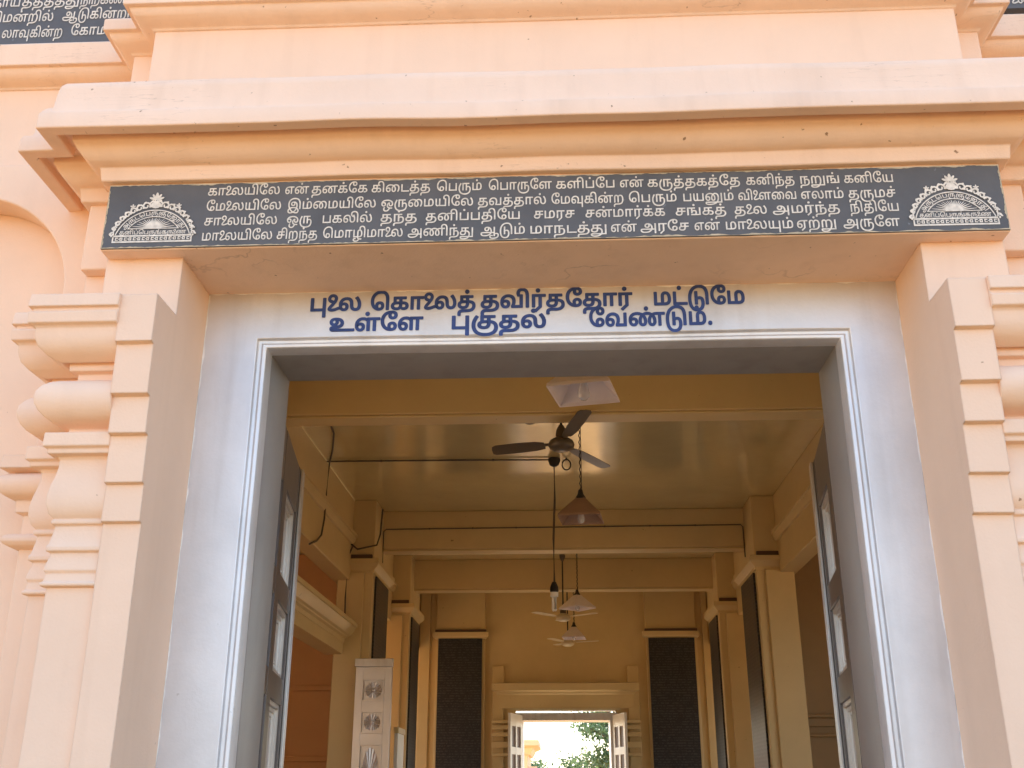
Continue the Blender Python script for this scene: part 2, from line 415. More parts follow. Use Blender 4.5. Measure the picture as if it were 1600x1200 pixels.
# ------------------------------------------------------------------ Tamil lettering as outlines
GLYPHS = {
6:"1121;321,-124 224,-124* 94,-77* 29,6* 29,60 29,85* 51,133* 74,149 87,158* 117,170* 166,176* 206,176 953,176 956,104 217,104 186,104* 153,102* 137,96* 129,90 114,78* 114,56 114,7* 220,-51* 327,-51 344,-51 445,-51* 590,-4* 685,78* 709,130 713,149 722,174* 730,225* 730,251 730,309* 690,413* 607,484* 542,494 529,496* 506,497* 493,497 462,497* 410,475* 379,431* 379,397 379,360* 424,309* 465,309 503,309* 548,356* 548,400 548,433* 527,486* 501,510 558,527 576,512* 607,472* 626,423* 626,396 626,361* 605,304* 563,263* 502,241* 463,241 418,241* 344,275* 300,343* 300,393 300,455* 358,531* 451,566* 503,566 580,566* 697,514* 776,424* 816,312* 816,252 816,225* 810,174* 804,150 798,128 770,46* 639,-66* 454,-124* 342,-124;947,-154 947,554 1033,554 1033,-154",
7:"1313;321,-124 224,-124* 94,-77* 29,6* 29,60 29,85* 51,133* 74,149 87,158* 117,170* 166,176* 206,176 953,176 956,104 217,104 186,104* 153,102* 137,96* 129,90 114,78* 114,56 114,7* 220,-51* 327,-51 344,-51 445,-51* 590,-4* 685,78* 709,130 713,149 722,174* 730,225* 730,251 730,309* 690,413* 607,484* 542,494 529,496* 506,497* 493,497 462,497* 410,475* 379,431* 379,397 379,360* 424,309* 465,309 503,309* 548,356* 548,400 548,433* 527,486* 501,510 558,527 576,512* 607,472* 626,423* 626,396 626,361* 605,304* 563,263* 502,241* 463,241 418,241* 344,275* 300,343* 300,393 300,455* 358,531* 451,566* 503,566 580,566* 697,514* 776,424* 816,312* 816,252 816,225* 810,174* 804,150 798,128 770,46* 639,-66* 454,-124* 342,-124;922,-321 792,-321* 648,-234* 648,-154 648,-125* 677,-74* 738,-41* 784,-41 810,-41* 866,-52* 891,-62 877,-127 855,-120* 810,-110* 790,-110 759,-110* 725,-134* 725,-157 725,-181* 762,-223* 850,-249* 926,-249 933,-249 1019,-249* 1150,-206* 1225,-122* 1225,-63 1225,-19* 1175,31* 1131,31 1099,31* 1050,14* 1033,1 1033,70 1053,82* 1107,100* 1145,100 1186,100* 1261,64* 1309,-9* 1309,-65 1309,-141* 1217,-257* 1046,-321* 928,-321;947,-124 947,554 1033,554 1033,-124",
8:"1126;256,-321 191,-321* 98,-276* 49,-192* 49,-134 49,-63* 122,45* 183,81 242,116* 396,151* 479,151 559,151* 690,124* 740,100 797,73* 873,-2* 910,-89* 910,-134 910,-221* 801,-321* 698,-321 628,-321* 495,-282* 433,-243 381,-218* 283,-132* 200,-25* 171,30 125,113* 76,282* 76,379 76,466* 135,632* 256,764* 441,843* 567,843 690,843* 867,775* 925,707 963,662* 1013,552* 1038,413* 1038,322 1038,0 952,0 952,272 952,368* 930,518* 882,631* 843,671 796,720* 662,768* 567,768 483,768* 336,717* 225,617* 162,471* 162,375 162,313* 180,210* 216,116* 241,67 264,18* 342,-84* 446,-174* 506,-206 549,-230* 638,-249* 689,-249 763,-249* 824,-182* 824,-129 824,-78* 762,6* 713,31 665,56* 544,79* 481,79 393,79* 262,44* 220,16 176,-13* 134,-88* 134,-128 134,-183* 197,-249* 268,-249 312,-249* 392,-236* 431,-214 493,-186* 597,-90* 672,26* 688,83 702,124* 715,207* 715,250 715,322* 676,421* 614,479* 580,490 530,495 523,496* 504,497* 495,497 459,497* 402,476* 368,432* 368,399 368,362* 413,312* 454,312 491,312* 537,359* 537,402 537,434* 513,488* 487,515 567,510 581,496* 602,459* 615,416* 615,392 615,349* 577,282* 505,244* 452,244 407,244* 333,282* 289,352* 289,398 289,455* 348,530* 450,566* 513,566 609,566* 737,488* 802,348* 802,254 802,210* 784,92* 759,35 737,-26* 666,-132* 574,-218* 520,-249 456,-283* 324,-321*",
10:"1067;298,566 405,566* 539,507* 602,408* 602,349 602,291* 560,214* 482,167* 374,142* 309,135 229,127 174,122* 146,108* 146,95 146,83* 163,72* 182,72 1050,72 1050,0 191,0 144,0* 87,25* 62,68* 62,94 62,124* 94,166* 166,192* 226,198 303,205 394,214* 485,257* 516,317* 516,349 516,391* 473,455* 390,494* 330,496 302,497 291,497* 268,497* 263,497 209,497* 136,449* 136,399 136,362* 178,312* 222,312 260,312* 305,359* 305,402 305,431* 284,486* 258,510 318,527 336,513* 365,472* 383,422* 383,392 383,327* 300,244* 220,244 172,244* 99,282* 57,352* 57,398 57,455* 119,530* 228,566*",
12:"801;249,-12 196,-12* 108,40* 57,151* 57,239 57,316* 107,430* 150,468 182,497* 264,535* 376,554* 451,554 508,554 508,482 439,482 375,482* 289,467* 234,441* 214,423 176,389* 136,293* 136,232 136,168* 167,90* 220,56* 253,56 280,56* 319,79* 340,123* 340,155 340,205* 288,258* 247,258 207,258* 137,216* 108,184 93,248 123,283* 212,328* 261,328 333,328* 422,240* 422,165 422,110* 380,30* 303,-12*;528,0 528,482 492,482 494,554 784,554 784,482 614,482 614,0",
13:"801;392,-212 335,-159 528,24 528,482 492,482 494,554 784,554 784,482 614,482 614,0;249,-12 196,-12* 108,40* 57,151* 57,239 57,316* 107,430* 150,468 182,497* 264,535* 376,554* 451,554 508,554 508,482 439,482 375,482* 289,467* 234,441* 214,423 176,389* 136,293* 136,232 136,170* 167,92* 220,56* 254,56 280,56* 318,79* 340,123* 340,155 340,205* 288,258* 247,258 207,258* 137,216* 108,184 93,248 123,283* 212,328* 261,328 333,328* 422,240* 422,165 422,110* 380,30* 303,-12*",
15:"985;766,64 724,64* 653,92* 611,154* 611,203 611,226* 624,282* 640,299 652,295 599,266* 547,184* 547,134 547,98* 567,43* 586,23 606,2* 661,-25* 740,-37* 796,-37 876,-37 876,-108 790,-108 738,-108* 678,-100* 656,-94 585,-74* 502,-7* 466,79* 466,126 466,175* 505,261* 578,333* 627,358 708,319 696,294* 683,249* 683,221 683,186* 716,135* 765,135 793,135* 829,164* 848,214* 848,245 848,322* 762,432* 607,490* 503,490 411,490* 267,457* 170,393* 146,347 135,305 134,295* 131,277* 131,268 131,223* 159,162* 208,132* 239,132 274,132* 316,178* 316,221 316,265* 269,312* 230,312 202,312* 148,285* 125,262 143,348 166,365* 223,382* 250,382 294,382* 361,346* 398,278* 398,229 398,178* 359,104* 286,64* 234,64 187,64* 103,111* 52,202* 52,269 52,335* 111,439* 158,475 203,509* 308,549* 431,566* 502,566 629,566* 810,497* 866,435 901,398* 933,303* 933,256 933,223* 918,155* 880,98* 816,64*;409,-321 355,-321* 263,-284* 208,-206* 208,-145 208,-105* 237,-19* 268,19 342,-17 317,-54* 295,-112* 295,-144 295,-185* 330,-231* 385,-248* 416,-248 461,-248* 524,-217* 572,-162* 593,-128 602,-111* 630,-72* 637,-64 713,-95 703,-105* 681,-140* 674,-153 647,-206* 576,-282* 478,-321*",
18:"825;261,-12 201,-12* 105,26* 49,100* 49,152 49,206* 106,285* 230,328* 332,328 512,328 564,328* 640,318* 697,297* 720,279 746,259* 776,194* 776,152 776,76* 685,-8* 602,-8 579,-8* 525,-2* 502,5 521,72 536,68* 575,62* 594,62 641,62* 690,108* 690,156 690,190* 660,231* 611,251* 550,258* 519,258 325,258 274,258* 203,246* 178,232 156,219* 135,182* 135,153 135,107* 211,60* 269,60 313,60* 376,87* 411,153* 411,213 411,482 239,482 239,302 160,286 160,554 683,554 683,482 496,482 496,226 496,159* 473,83* 452,57 421,19* 324,-12*",
20:"723;261,-12 201,-12* 105,26* 49,100* 49,152 49,206* 106,285* 230,328* 332,328 683,328 683,258 325,258 274,258* 203,246* 178,232 156,219* 135,182* 135,153 135,107* 211,60* 269,60 313,60* 376,87* 411,154* 411,213 411,482 239,482 239,302 160,286 160,554 683,554 683,482 496,482 496,226 496,159* 473,83* 452,57 421,19* 324,-12*",
21:"1022;331,566 404,566* 495,528* 546,470* 559,439 541,430 556,473* 607,534* 681,566* 729,566 804,566* 906,507* 959,403* 959,335 959,268* 919,174* 883,143 845,110* 738,76* 611,63* 542,63 448,63 382,63* 281,55* 210,31* 187,8 168,-11* 151,-61* 151,-93 151,-151* 195,-219* 260,-248* 292,-248 336,-248* 400,-223* 452,-177* 478,-148 520,-101* 596,-39* 687,-7* 751,-7 787,-7* 856,-26* 912,-67* 946,-130* 946,-174 946,-218* 905,-285* 833,-321* 787,-321 744,-321* 683,-297* 644,-256* 625,-206* 625,-181 625,-134* 671,-70* 705,-41 772,-55 738,-80* 707,-136* 707,-168 707,-202* 744,-252* 789,-252 807,-252* 842,-237* 865,-203* 865,-173 865,-143* 841,-106* 801,-85* 755,-77* 733,-77 718,-77* 689,-80* 675,-83 652,-90* 609,-119* 569,-160* 549,-184 516,-225* 443,-287* 355,-321* 297,-321 215,-321* 111,-258* 63,-154* 63,-95 63,-40* 100,39* 131,65 166,94* 260,124* 372,135* 432,135 521,135 597,135* 713,145* 797,172* 823,196 848,219* 871,287* 871,334 871,387* 833,457* 767,493* 726,493 697,493* 652,476* 635,457 616,434* 600,373* 600,319 600,205 513,205 513,293 513,341* 494,417* 453,469* 385,496* 337,496 306,496* 272,491* 252,484 217,470 190,456* 157,417* 142,372* 142,348 142,305* 185,252* 234,252 273,252* 322,296* 322,335 322,370* 285,421* 220,448* 178,448 242,494 288,490* 361,451* 404,386* 404,342 404,270* 311,184* 235,184 179,184* 102,227* 63,300* 63,345 63,415* 137,514* 260,566*",
23:"693;88,0 88,554 174,554 174,72 676,72 676,0",
24:"1648;249,-12 196,-12* 108,41* 57,153* 57,243 57,342* 144,487* 302,566* 408,566 456,566* 543,551* 623,520* 662,495 703,459 760,407* 825,272* 825,189 825,122* 786,33* 713,-12* 663,-12 605,-12* 532,40* 497,129* 497,186 497,239* 519,335* 563,419* 596,454 644,495 691,530* 801,566* 866,566 911,566* 986,551* 1053,520* 1084,497 1130,457 1164,424* 1213,341* 1240,244* 1240,189 1240,122* 1201,33* 1128,-12* 1077,-12 1020,-12* 947,40* 912,129* 912,186 912,237* 933,329* 981,417* 1020,458 1065,495 1095,513* 1163,539* 1260,554* 1333,554 1631,554 1631,482 1461,482 1461,0 1375,0 1375,482 1310,482 1277,482* 1220,478* 1169,467* 1121,447* 1096,430 1063,409* 1019,334* 996,240* 996,189 996,120* 1038,56* 1074,56 1106,56* 1141,94* 1155,152* 1155,182 1155,239* 1125,337* 1076,411* 1047,432 1005,466* 914,493* 868,493 812,493* 717,465* 672,429 639,401* 599,322* 581,233* 581,189 581,120* 623,56* 660,56 691,56* 726,94* 740,152* 740,182 740,262* 679,388* 621,433 574,466* 462,492* 398,492 324,492* 214,438* 149,344* 139,283 138,268* 136,241* 136,233 136,168* 167,90* 220,56* 253,56 280,56* 319,79* 340,123* 340,155 340,205* 288,258* 247,258 207,258* 137,216* 108,184 93,248 123,283* 212,328* 261,328 333,328* 422,240* 422,165 422,110* 380,30* 303,-12*",
25:"825;261,-12 201,-12* 105,26* 49,100* 49,152 49,206* 106,285* 230,328* 332,328 477,328 564,328* 700,285* 777,185* 777,98 777,31* 727,-60* 681,-94 648,-117* 565,-145* 457,-156* 385,-156 272,-156 230,-156* 184,-168* 167,-179 151,-190* 133,-230* 133,-263 133,-278* 135,-305* 136,-317 54,-321 51,-303* 47,-260* 47,-243 47,-199* 79,-138* 104,-119 122,-106* 161,-91* 212,-84* 245,-84 354,-84 443,-84* 557,-69* 627,-38* 650,-13 670,9* 691,68* 691,105 691,154* 652,214* 587,246* 508,258* 467,258 325,258 274,258* 203,246* 178,232 156,219* 135,182* 135,153 135,107* 211,60* 269,60 313,60* 376,87* 411,154* 411,213 411,482 239,482 239,302 160,286 160,554 683,554 683,482 496,482 496,226 496,159* 473,83* 452,57 421,19* 324,-12*",
26:"789;557,362 608,362* 691,310* 741,208* 741,134 741,44* 689,-60* 642,-94 610,-117* 527,-145* 419,-156* 347,-156 272,-156 230,-156* 184,-168* 167,-179 151,-190* 133,-230* 133,-263 133,-278* 135,-305* 136,-317 54,-321 51,-303* 47,-260* 47,-243 47,-199* 79,-138* 104,-119 122,-106* 161,-91* 212,-84* 245,-84 338,-84 420,-84* 523,-70* 587,-39* 610,-14 630,8* 655,79* 655,131 655,183* 628,253* 575,289* 536,289 508,289* 451,264* 430,247 427,322 453,338* 517,362*;88,0 88,554 609,554 609,482 434,482 434,0 348,0 348,482 174,482 174,0",
27:"1234;249,-12 196,-12* 108,41* 57,153* 57,243 57,342* 144,487* 302,566* 408,566 456,566* 543,551* 623,520* 662,495 708,453 761,406* 825,271* 825,189 825,122* 786,33* 713,-12* 663,-12 605,-12* 532,40* 497,129* 497,186 497,239* 520,333* 566,417* 600,454 650,495 680,513* 748,539* 845,554* 918,554 1217,554 1217,482 1047,482 1047,0 961,0 961,482 895,482 862,482* 804,477* 752,466* 704,446* 681,430 648,409* 604,332* 581,237* 581,189 581,120* 623,56* 660,56 691,56* 726,94* 740,152* 740,182 740,261* 679,388* 621,433 574,466* 462,492* 398,492 324,492* 214,438* 149,344* 139,283 138,268* 136,241* 136,233 136,168* 167,90* 220,56* 253,56 280,56* 319,79* 340,123* 340,155 340,205* 288,258* 247,258 207,258* 137,216* 108,184 93,248 123,283* 212,328* 261,328 333,328* 422,240* 422,165 422,110* 380,30* 303,-12*",
28:"778;88,0 88,554 174,554 174,72 604,72 604,554 690,554 690,0",
29:"858;580,566 655,566* 751,489* 797,352* 797,262 797,192* 767,92* 734,60 711,37* 651,11* 570,0* 512,0 88,0 88,554 174,554 174,72 400,72 400,355 400,417* 423,490* 445,515 468,540* 532,566*;578,494 561,494* 529,483* 518,471 502,453* 486,400* 486,338 486,72 533,72 601,72* 677,110* 709,196* 709,267 709,331* 682,433* 625,494*",
30:"963;354,0 354,554 440,554 440,72 789,72 789,554 875,554 875,0;240,-11 203,-11* 148,14* 129,36 118,51* 99,89* 88,151* 88,202 88,554 174,554 174,223 174,177* 182,102* 202,82 212,72* 239,61* 258,61 287,61* 338,91* 360,125 358,39 339,20* 281,-11*",
31:"640;231,-212 174,-159 367,24 367,482 174,482 174,0 88,0 88,554 623,554 623,482 453,482 453,0",
32:"869;570,566 646,566* 751,490* 805,347* 805,244 805,122* 743,-33* 690,-77 652,-108* 556,-143* 447,-156* 388,-156 270,-156 228,-156* 182,-168* 165,-179 149,-190* 131,-230* 131,-263 131,-278* 133,-305* 134,-317 52,-321 49,-303* 45,-260* 45,-243 45,-199* 77,-138* 102,-119 120,-106* 159,-91* 210,-84* 243,-84 366,-84 459,-84* 591,-57* 676,13* 716,144* 716,247 716,338* 677,446* 608,494* 563,494 537,494* 491,477* 474,458 454,435* 438,373* 438,319 438,0 352,0 352,321 352,370* 342,439* 327,461 317,476* 285,494* 262,494 239,494* 208,477* 197,463 181,441* 172,371* 172,327 172,0 86,0 86,341 86,390* 95,456* 119,504* 139,524 160,545* 218,566* 255,566 294,566* 354,538* 398,483* 411,443 390,450 401,483* 448,536* 521,566*",
33:"1013;249,-12 196,-12* 108,40* 57,153* 57,242 57,323* 105,445* 189,526* 298,566* 359,566 407,566* 507,540* 545,502 573,475* 604,405* 617,313* 617,252 617,217* 624,159* 642,113* 658,95 673,79* 715,62* 744,62 777,62* 831,94* 863,170* 863,237 863,303* 831,415* 774,508* 738,547 816,600 878,521* 950,347* 950,244 950,159* 901,45* 807,-12* 737,-12 694,-12* 623,13* 597,38 565,68* 531,174* 530,250 530,286* 522,362* 498,431* 472,455 452,473* 396,492* 355,492 286,492* 188,425* 136,308* 136,232 136,168* 167,90* 220,56* 253,56 280,56* 319,79* 340,123* 340,155 340,205* 288,258* 247,258 207,258* 137,216* 108,184 93,248 123,283* 212,328* 261,328 333,328* 422,240* 422,165 422,110* 380,30* 303,-12*",
34:"1070;249,-12 196,-12* 108,41* 57,153* 57,243 57,325* 106,446* 192,526* 300,566* 358,566 402,566* 472,549* 530,518* 555,497 542,401 507,445* 418,492* 355,492 288,492* 190,425* 136,310* 136,237 136,170* 167,91* 220,56* 253,56 280,56* 319,79* 340,123* 340,155 340,205* 288,258* 247,258 207,258* 137,216* 108,184 93,248 123,283* 212,328* 261,328 333,328* 422,240* 422,165 422,110* 380,30* 303,-12*;537,0 537,416 549,494 549,554 1053,554 1053,482 883,482 883,0 797,0 797,482 623,482 623,0",
35:"858;580,566 655,566* 751,489* 797,352* 797,262 797,192* 767,92* 734,60 711,37* 651,11* 570,0* 512,0 88,0 88,554 174,554 174,72 400,72 400,355 400,417* 423,490* 445,515 468,540* 532,566*;578,494 561,494* 529,483* 518,471 502,453* 486,400* 486,338 486,72 533,72 601,72* 677,110* 709,196* 709,267 709,331* 682,433* 625,494*;220,-61 237,-61* 274,-64* 290,-66 282,-133 272,-131* 248,-130* 233,-130 196,-130* 149,-155* 149,-185 149,-212* 188,-241* 247,-251* 276,-251 301,-251 352,-251* 420,-227* 464,-183* 479,-152 488,-135* 506,-114* 539,-103* 570,-101 645,-113 602,-122* 563,-157* 552,-182 530,-224* 469,-287* 372,-321* 294,-321 269,-321 223,-321* 137,-300* 111,-282 92,-268* 63,-220* 63,-186 63,-128* 150,-61*;549,-166 532,-157 495,-149* 436,-113* 402,-49* 400,0 485,0 486,-29* 505,-70* 527,-81 541,-87* 580,-94* 611,-94 739,-94 739,-166",
36:"1044;249,-12 196,-12* 108,41* 57,153* 57,243 57,350* 142,494* 282,566* 364,566 440,566* 549,521* 618,442* 651,339* 651,280 651,216* 623,116* 603,72 870,72 870,554 956,554 956,0 515,0 511,63 534,98* 563,201* 563,269 563,340* 513,440* 422,492* 360,492 290,492* 190,425* 136,310* 136,237 136,170* 167,91* 220,56* 253,56 279,56* 318,79* 340,123* 340,155 340,205* 288,258* 247,258 207,258* 137,216* 108,184 93,248 123,283* 212,328* 261,328 333,328* 422,240* 422,165 422,110* 380,30* 303,-12*",
41:"640;88,0 88,554 623,554 623,482 453,482 453,0 367,0 367,482 174,482 174,0",
42:"262;-79,843 -25,843* 64,808* 98,773 121,750* 155,681* 174,572* 174,489 174,0 88,0 88,471 88,543* 75,637* 51,698* 34,718 13,744* -46,768* -81,768 -124,768* -184,735* -215,676* -215,637 -215,609* -199,544* -182,515 -273,515 -286,545* -301,605* -301,636 -301,690* -265,768* -203,818* -123,843*",
46:"901;400,-12 325,-12* 200,46* 107,152* 57,302* 57,393 57,505* 130,673* 251,786* 399,843* 475,843 555,843* 667,803* 707,768 745,735* 791,644* 813,512* 813,415 813,0 727,0 727,365 727,457* 713,587* 679,678* 648,709 620,738* 534,768* 475,768 424,768* 308,728* 207,638* 143,492* 143,385 143,323* 168,222* 214,144* 276,90* 313,75 329,71 349,64* 390,58* 411,58 462,58* 523,115* 523,173 523,218* 474,277* 430,277 387,277* 335,221* 335,171 335,135* 359,69* 384,43 326,27 299,53* 257,132* 257,192 257,234* 295,305* 373,349* 432,349 481,349* 557,308* 602,229* 602,173 602,108* 547,26* 456,-12*",
47:"720;451,-12 370,-12* 227,43* 118,151* 56,311* 56,415 56,519* 121,679* 236,788* 388,843* 475,843 535,843* 634,807* 693,730* 693,667 693,615* 649,542* 573,504* 524,504 473,504* 401,543* 363,612* 363,656 363,700* 401,770* 427,792 484,774 462,749* 443,695* 443,665 443,620* 489,574* 526,574 567,574* 612,627* 612,667 612,703* 577,749* 518,772* 481,772 470,772* 440,772* 424,770 367,761* 266,710* 187,622* 142,499* 142,418 142,339* 182,216* 253,127* 346,74* 400,63 417,59* 451,58* 464,58 504,58* 564,83* 598,134* 598,173 598,217* 555,276* 510,276 471,276* 420,223* 420,171 420,135* 444,69* 468,43 406,27 379,53* 340,130* 340,185 340,231* 380,304* 456,346* 510,346 559,346* 635,306* 679,229* 679,173 679,108* 619,26* 516,-12*",
48:"1160;249,-12 196,-12* 108,41* 57,153* 57,243 57,342* 144,487* 302,566* 408,566 456,566* 542,551* 622,521* 659,497 695,466 758,415* 825,271* 825,189 825,122* 786,33* 713,-12* 663,-12 605,-12* 532,40* 497,129* 497,186 497,245* 522,342* 567,423* 597,457 640,498 680,531* 774,566* 828,566 922,566* 1040,487* 1096,357* 1096,280 1096,211* 1069,104* 1028,21* 1005,-12 933,32 965,77* 1008,192* 1008,276 1008,342* 964,439* 881,492* 821,492 775,492* 708,468* 673,439 641,406* 600,328* 581,239* 581,189 581,120* 623,56* 660,56 691,56* 726,94* 740,152* 740,182 740,262* 679,388* 621,433 574,466* 462,492* 398,492 324,492* 214,438* 149,344* 139,283 138,268* 136,241* 136,233 136,168* 167,90* 221,56* 254,56 281,56* 319,79* 340,123* 340,155 340,205* 288,258* 247,258 207,258* 137,216* 108,184 93,248 123,283* 212,328* 261,328 333,328* 422,240* 422,165 422,110* 380,30* 303,-12*",
77:"825;261,-12 201,-12* 105,26* 49,100* 49,152 49,206* 106,285* 230,328* 332,328 512,328 564,328* 640,318* 697,297* 720,279 746,259* 776,194* 776,152 776,76* 685,-8* 602,-8 579,-8* 525,-2* 502,5 521,72 536,68* 575,62* 594,62 641,62* 690,108* 690,156 690,190* 660,231* 611,251* 550,258* 519,258 325,258 274,258* 203,246* 178,232 156,219* 135,182* 135,153 135,107* 211,60* 269,60 313,60* 376,87* 411,153* 411,213 411,482 239,482 239,302 160,286 160,554 683,554 683,482 496,482 496,226 496,159* 473,83* 452,57 421,19* 324,-12*;432,678 403,678* 365,715* 365,745 365,774* 403,812* 432,812 461,812* 499,774* 499,745 499,715* 461,678*",
78:"1044;88,0 88,554 604,554 604,482 430,482 430,324 450,336* 514,362* 558,362 608,362* 680,324* 718,252* 718,201 718,165* 698,99* 682,72 804,72 804,0 344,0 344,72 595,72 612,97* 632,158* 632,192 632,245* 582,289* 543,289 511,289* 452,263* 430,246 430,144 344,144 344,482 174,482 174,0;733,0 733,72 870,72 870,554 956,554 956,0;522,678 493,678* 455,715* 455,745 455,774* 493,812* 522,812 551,812* 589,774* 589,745 589,715* 551,678*",
79:"723;261,-12 201,-12* 105,26* 49,100* 49,152 49,206* 106,285* 230,328* 332,328 683,328 683,258 325,258 274,258* 203,246* 178,232 156,219* 135,182* 135,153 135,107* 211,60* 269,60 313,60* 376,87* 411,154* 411,213 411,482 239,482 239,302 160,286 160,554 683,554 683,482 496,482 496,226 496,159* 473,83* 452,57 421,19* 324,-12*;432,678 403,678* 365,715* 365,745 365,774* 403,812* 432,812 461,812* 499,774* 499,745 499,715* 461,678*",
81:"1210;980,319 1034,319* 1116,264* 1162,159* 1162,83 1162,-6* 1106,-140* 1006,-235* 874,-294* 721,-321* 640,-321 613,-321 489,-321* 306,-269* 179,-177* 103,-57* 68,79* 68,149 68,170 68,239* 105,378* 165,504* 199,554 273,510 235,453* 182,337* 154,221* 154,163 154,150 154,66* 208,-77* 321,-184* 498,-244* 622,-244 635,-244 731,-244* 892,-205* 1009,-125* 1074,-1* 1074,84 1074,138* 1048,210* 999,247* 964,247 934,247* 883,222* 862,207 863,281 882,295* 941,319*;503,-12 450,-12* 363,40* 311,151* 311,239 311,316* 361,430* 404,468 436,497* 518,535* 630,554* 705,554 762,554 762,482 693,482 629,482* 543,467* 488,441* 468,423 430,389* 390,293* 390,232 390,170* 420,92* 474,56* 508,56 534,56* 572,79* 594,123* 594,155 594,205* 541,258* 500,258 461,258* 391,216* 362,184 347,248 377,283* 465,328* 514,328 587,328* 676,240* 676,165 676,110* 634,30* 557,-12*;782,0 782,482 746,482 748,554 1038,554 1038,482 868,482 868,0;606,678 577,678* 539,715* 539,745 539,774* 577,812* 606,812 635,812* 673,774* 673,745 673,715* 635,678*",
82:"693;88,0 88,554 174,554 174,72 676,72 676,0;347,678 318,678* 280,715* 280,745 280,774* 318,812* 347,812 376,812* 414,774* 414,745 414,715* 376,678*",
83:"1649;249,-12 196,-12* 108,41* 57,153* 57,243 57,342* 144,487* 302,566* 408,566 456,566* 543,551* 623,520* 662,495 703,459 760,407* 825,272* 825,189 825,122* 786,33* 713,-12* 663,-12 605,-12* 532,40* 497,129* 497,186 497,239* 519,335* 563,419* 596,454 644,495 691,530* 801,566* 866,566 911,566* 986,551* 1053,520* 1084,497 1130,457 1164,424* 1213,341* 1240,244* 1240,189 1240,122* 1201,33* 1128,-12* 1077,-12 1020,-12* 947,40* 912,129* 912,186 912,237* 933,329* 981,417* 1020,458 1065,495 1095,513* 1163,539* 1260,554* 1333,554 1631,554 1631,482 1461,482 1461,0 1375,0 1375,482 1310,482 1277,482* 1220,478* 1169,467* 1121,447* 1096,430 1063,409* 1019,334* 996,240* 996,189 996,120* 1038,56* 1074,56 1106,56* 1141,94* 1155,152* 1155,182 1155,239* 1125,337* 1076,411* 1047,432 1005,466* 914,493* 868,493 812,493* 717,465* 672,429 639,401* 599,322* 581,233* 581,189 581,120* 623,56* 660,56 691,56* 726,94* 740,152* 740,182 740,262* 679,388* 621,433 574,466* 462,492* 398,492 324,492* 214,438* 149,344* 139,283 138,268* 136,241* 136,233 136,168* 167,90* 220,56* 253,56 280,56* 319,79* 340,123* 340,155 340,205* 288,258* 247,258 207,258* 137,216* 108,184 93,248 123,283* 212,328* 261,328 333,328* 422,240* 422,165 422,110* 380,30* 303,-12*;825,678 796,678* 758,715* 758,745 758,774* 796,812* 825,812 854,812* 892,774* 892,745 892,715* 854,678*",
84:"825;261,-12 201,-12* 105,26* 49,100* 49,152 49,206* 106,285* 230,328* 332,328 477,328 564,328* 700,285* 777,185* 777,98 777,31* 727,-60* 681,-94 648,-117* 565,-145* 457,-156* 385,-156 272,-156 230,-156* 184,-168* 167,-179 151,-190* 133,-230* 133,-263 133,-278* 135,-305* 136,-317 54,-321 51,-303* 47,-260* 47,-243 47,-199* 79,-138* 104,-119 122,-106* 161,-91* 212,-84* 245,-84 354,-84 443,-84* 557,-69* 627,-38* 650,-13 670,9* 691,68* 691,105 691,154* 652,214* 587,246* 508,258* 467,258 325,258 274,258* 203,246* 178,232 156,219* 135,182* 135,153 135,107* 211,60* 269,60 313,60* 376,87* 411,154* 411,213 411,482 239,482 239,302 160,286 160,554 683,554 683,482 496,482 496,226 496,159* 473,83* 452,57 421,19* 324,-12*;435,678 406,678* 368,715* 368,745 368,774* 406,812* 435,812 464,812* 502,774* 502,745 502,715* 464,678*",
85:"789;557,362 608,362* 691,310* 741,208* 741,134 741,44* 689,-60* 642,-94 610,-117* 527,-145* 419,-156* 347,-156 272,-156 230,-156* 184,-168* 167,-179 151,-190* 133,-230* 133,-263 133,-278* 135,-305* 136,-317 54,-321 51,-303* 47,-260* 47,-243 47,-199* 79,-138* 104,-119 122,-106* 161,-91* 212,-84* 245,-84 338,-84 420,-84* 523,-70* 587,-39* 610,-14 630,8* 655,79* 655,131 655,183* 628,253* 575,289* 536,289 508,289* 451,264* 430,247 427,322 453,338* 517,362*;88,0 88,554 609,554 609,482 434,482 434,0 348,0 348,482 174,482 174,0;395,678 366,678* 328,715* 328,745 328,774* 366,812* 395,812 424,812* 462,774* 462,745 462,715* 424,678*",
86:"1234;249,-12 196,-12* 108,41* 57,153* 57,243 57,342* 144,487* 302,566* 408,566 456,566* 543,551* 623,520* 662,495 708,453 761,406* 825,271* 825,189 825,122* 786,33* 713,-12* 663,-12 605,-12* 532,40* 497,129* 497,186 497,239* 520,333* 566,417* 600,454 650,495 680,513* 748,539* 845,554* 918,554 1217,554 1217,482 1047,482 1047,0 961,0 961,482 895,482 862,482* 804,477* 752,466* 704,446* 681,430 648,409* 604,332* 581,237* 581,189 581,120* 623,56* 660,56 691,56* 726,94* 740,152* 740,182 740,261* 679,388* 621,433 574,466* 462,492* 398,492 324,492* 214,438* 149,344* 139,283 138,268* 136,241* 136,233 136,168* 167,90* 220,56* 253,56 280,56* 319,79* 340,123* 340,155 340,205* 288,258* 247,258 207,258* 137,216* 108,184 93,248 123,283* 212,328* 261,328 333,328* 422,240* 422,165 422,110* 380,30* 303,-12*;618,678 589,678* 551,715* 551,745 551,774* 589,812* 618,812 647,812* 685,774* 685,745 685,715* 647,678*",
87:"778;88,0 88,554 174,554 174,72 604,72 604,554 690,554 690,0;389,678 360,678* 322,715* 322,745 322,774* 360,812* 389,812 418,812* 456,774* 456,745 456,715* 418,678*",
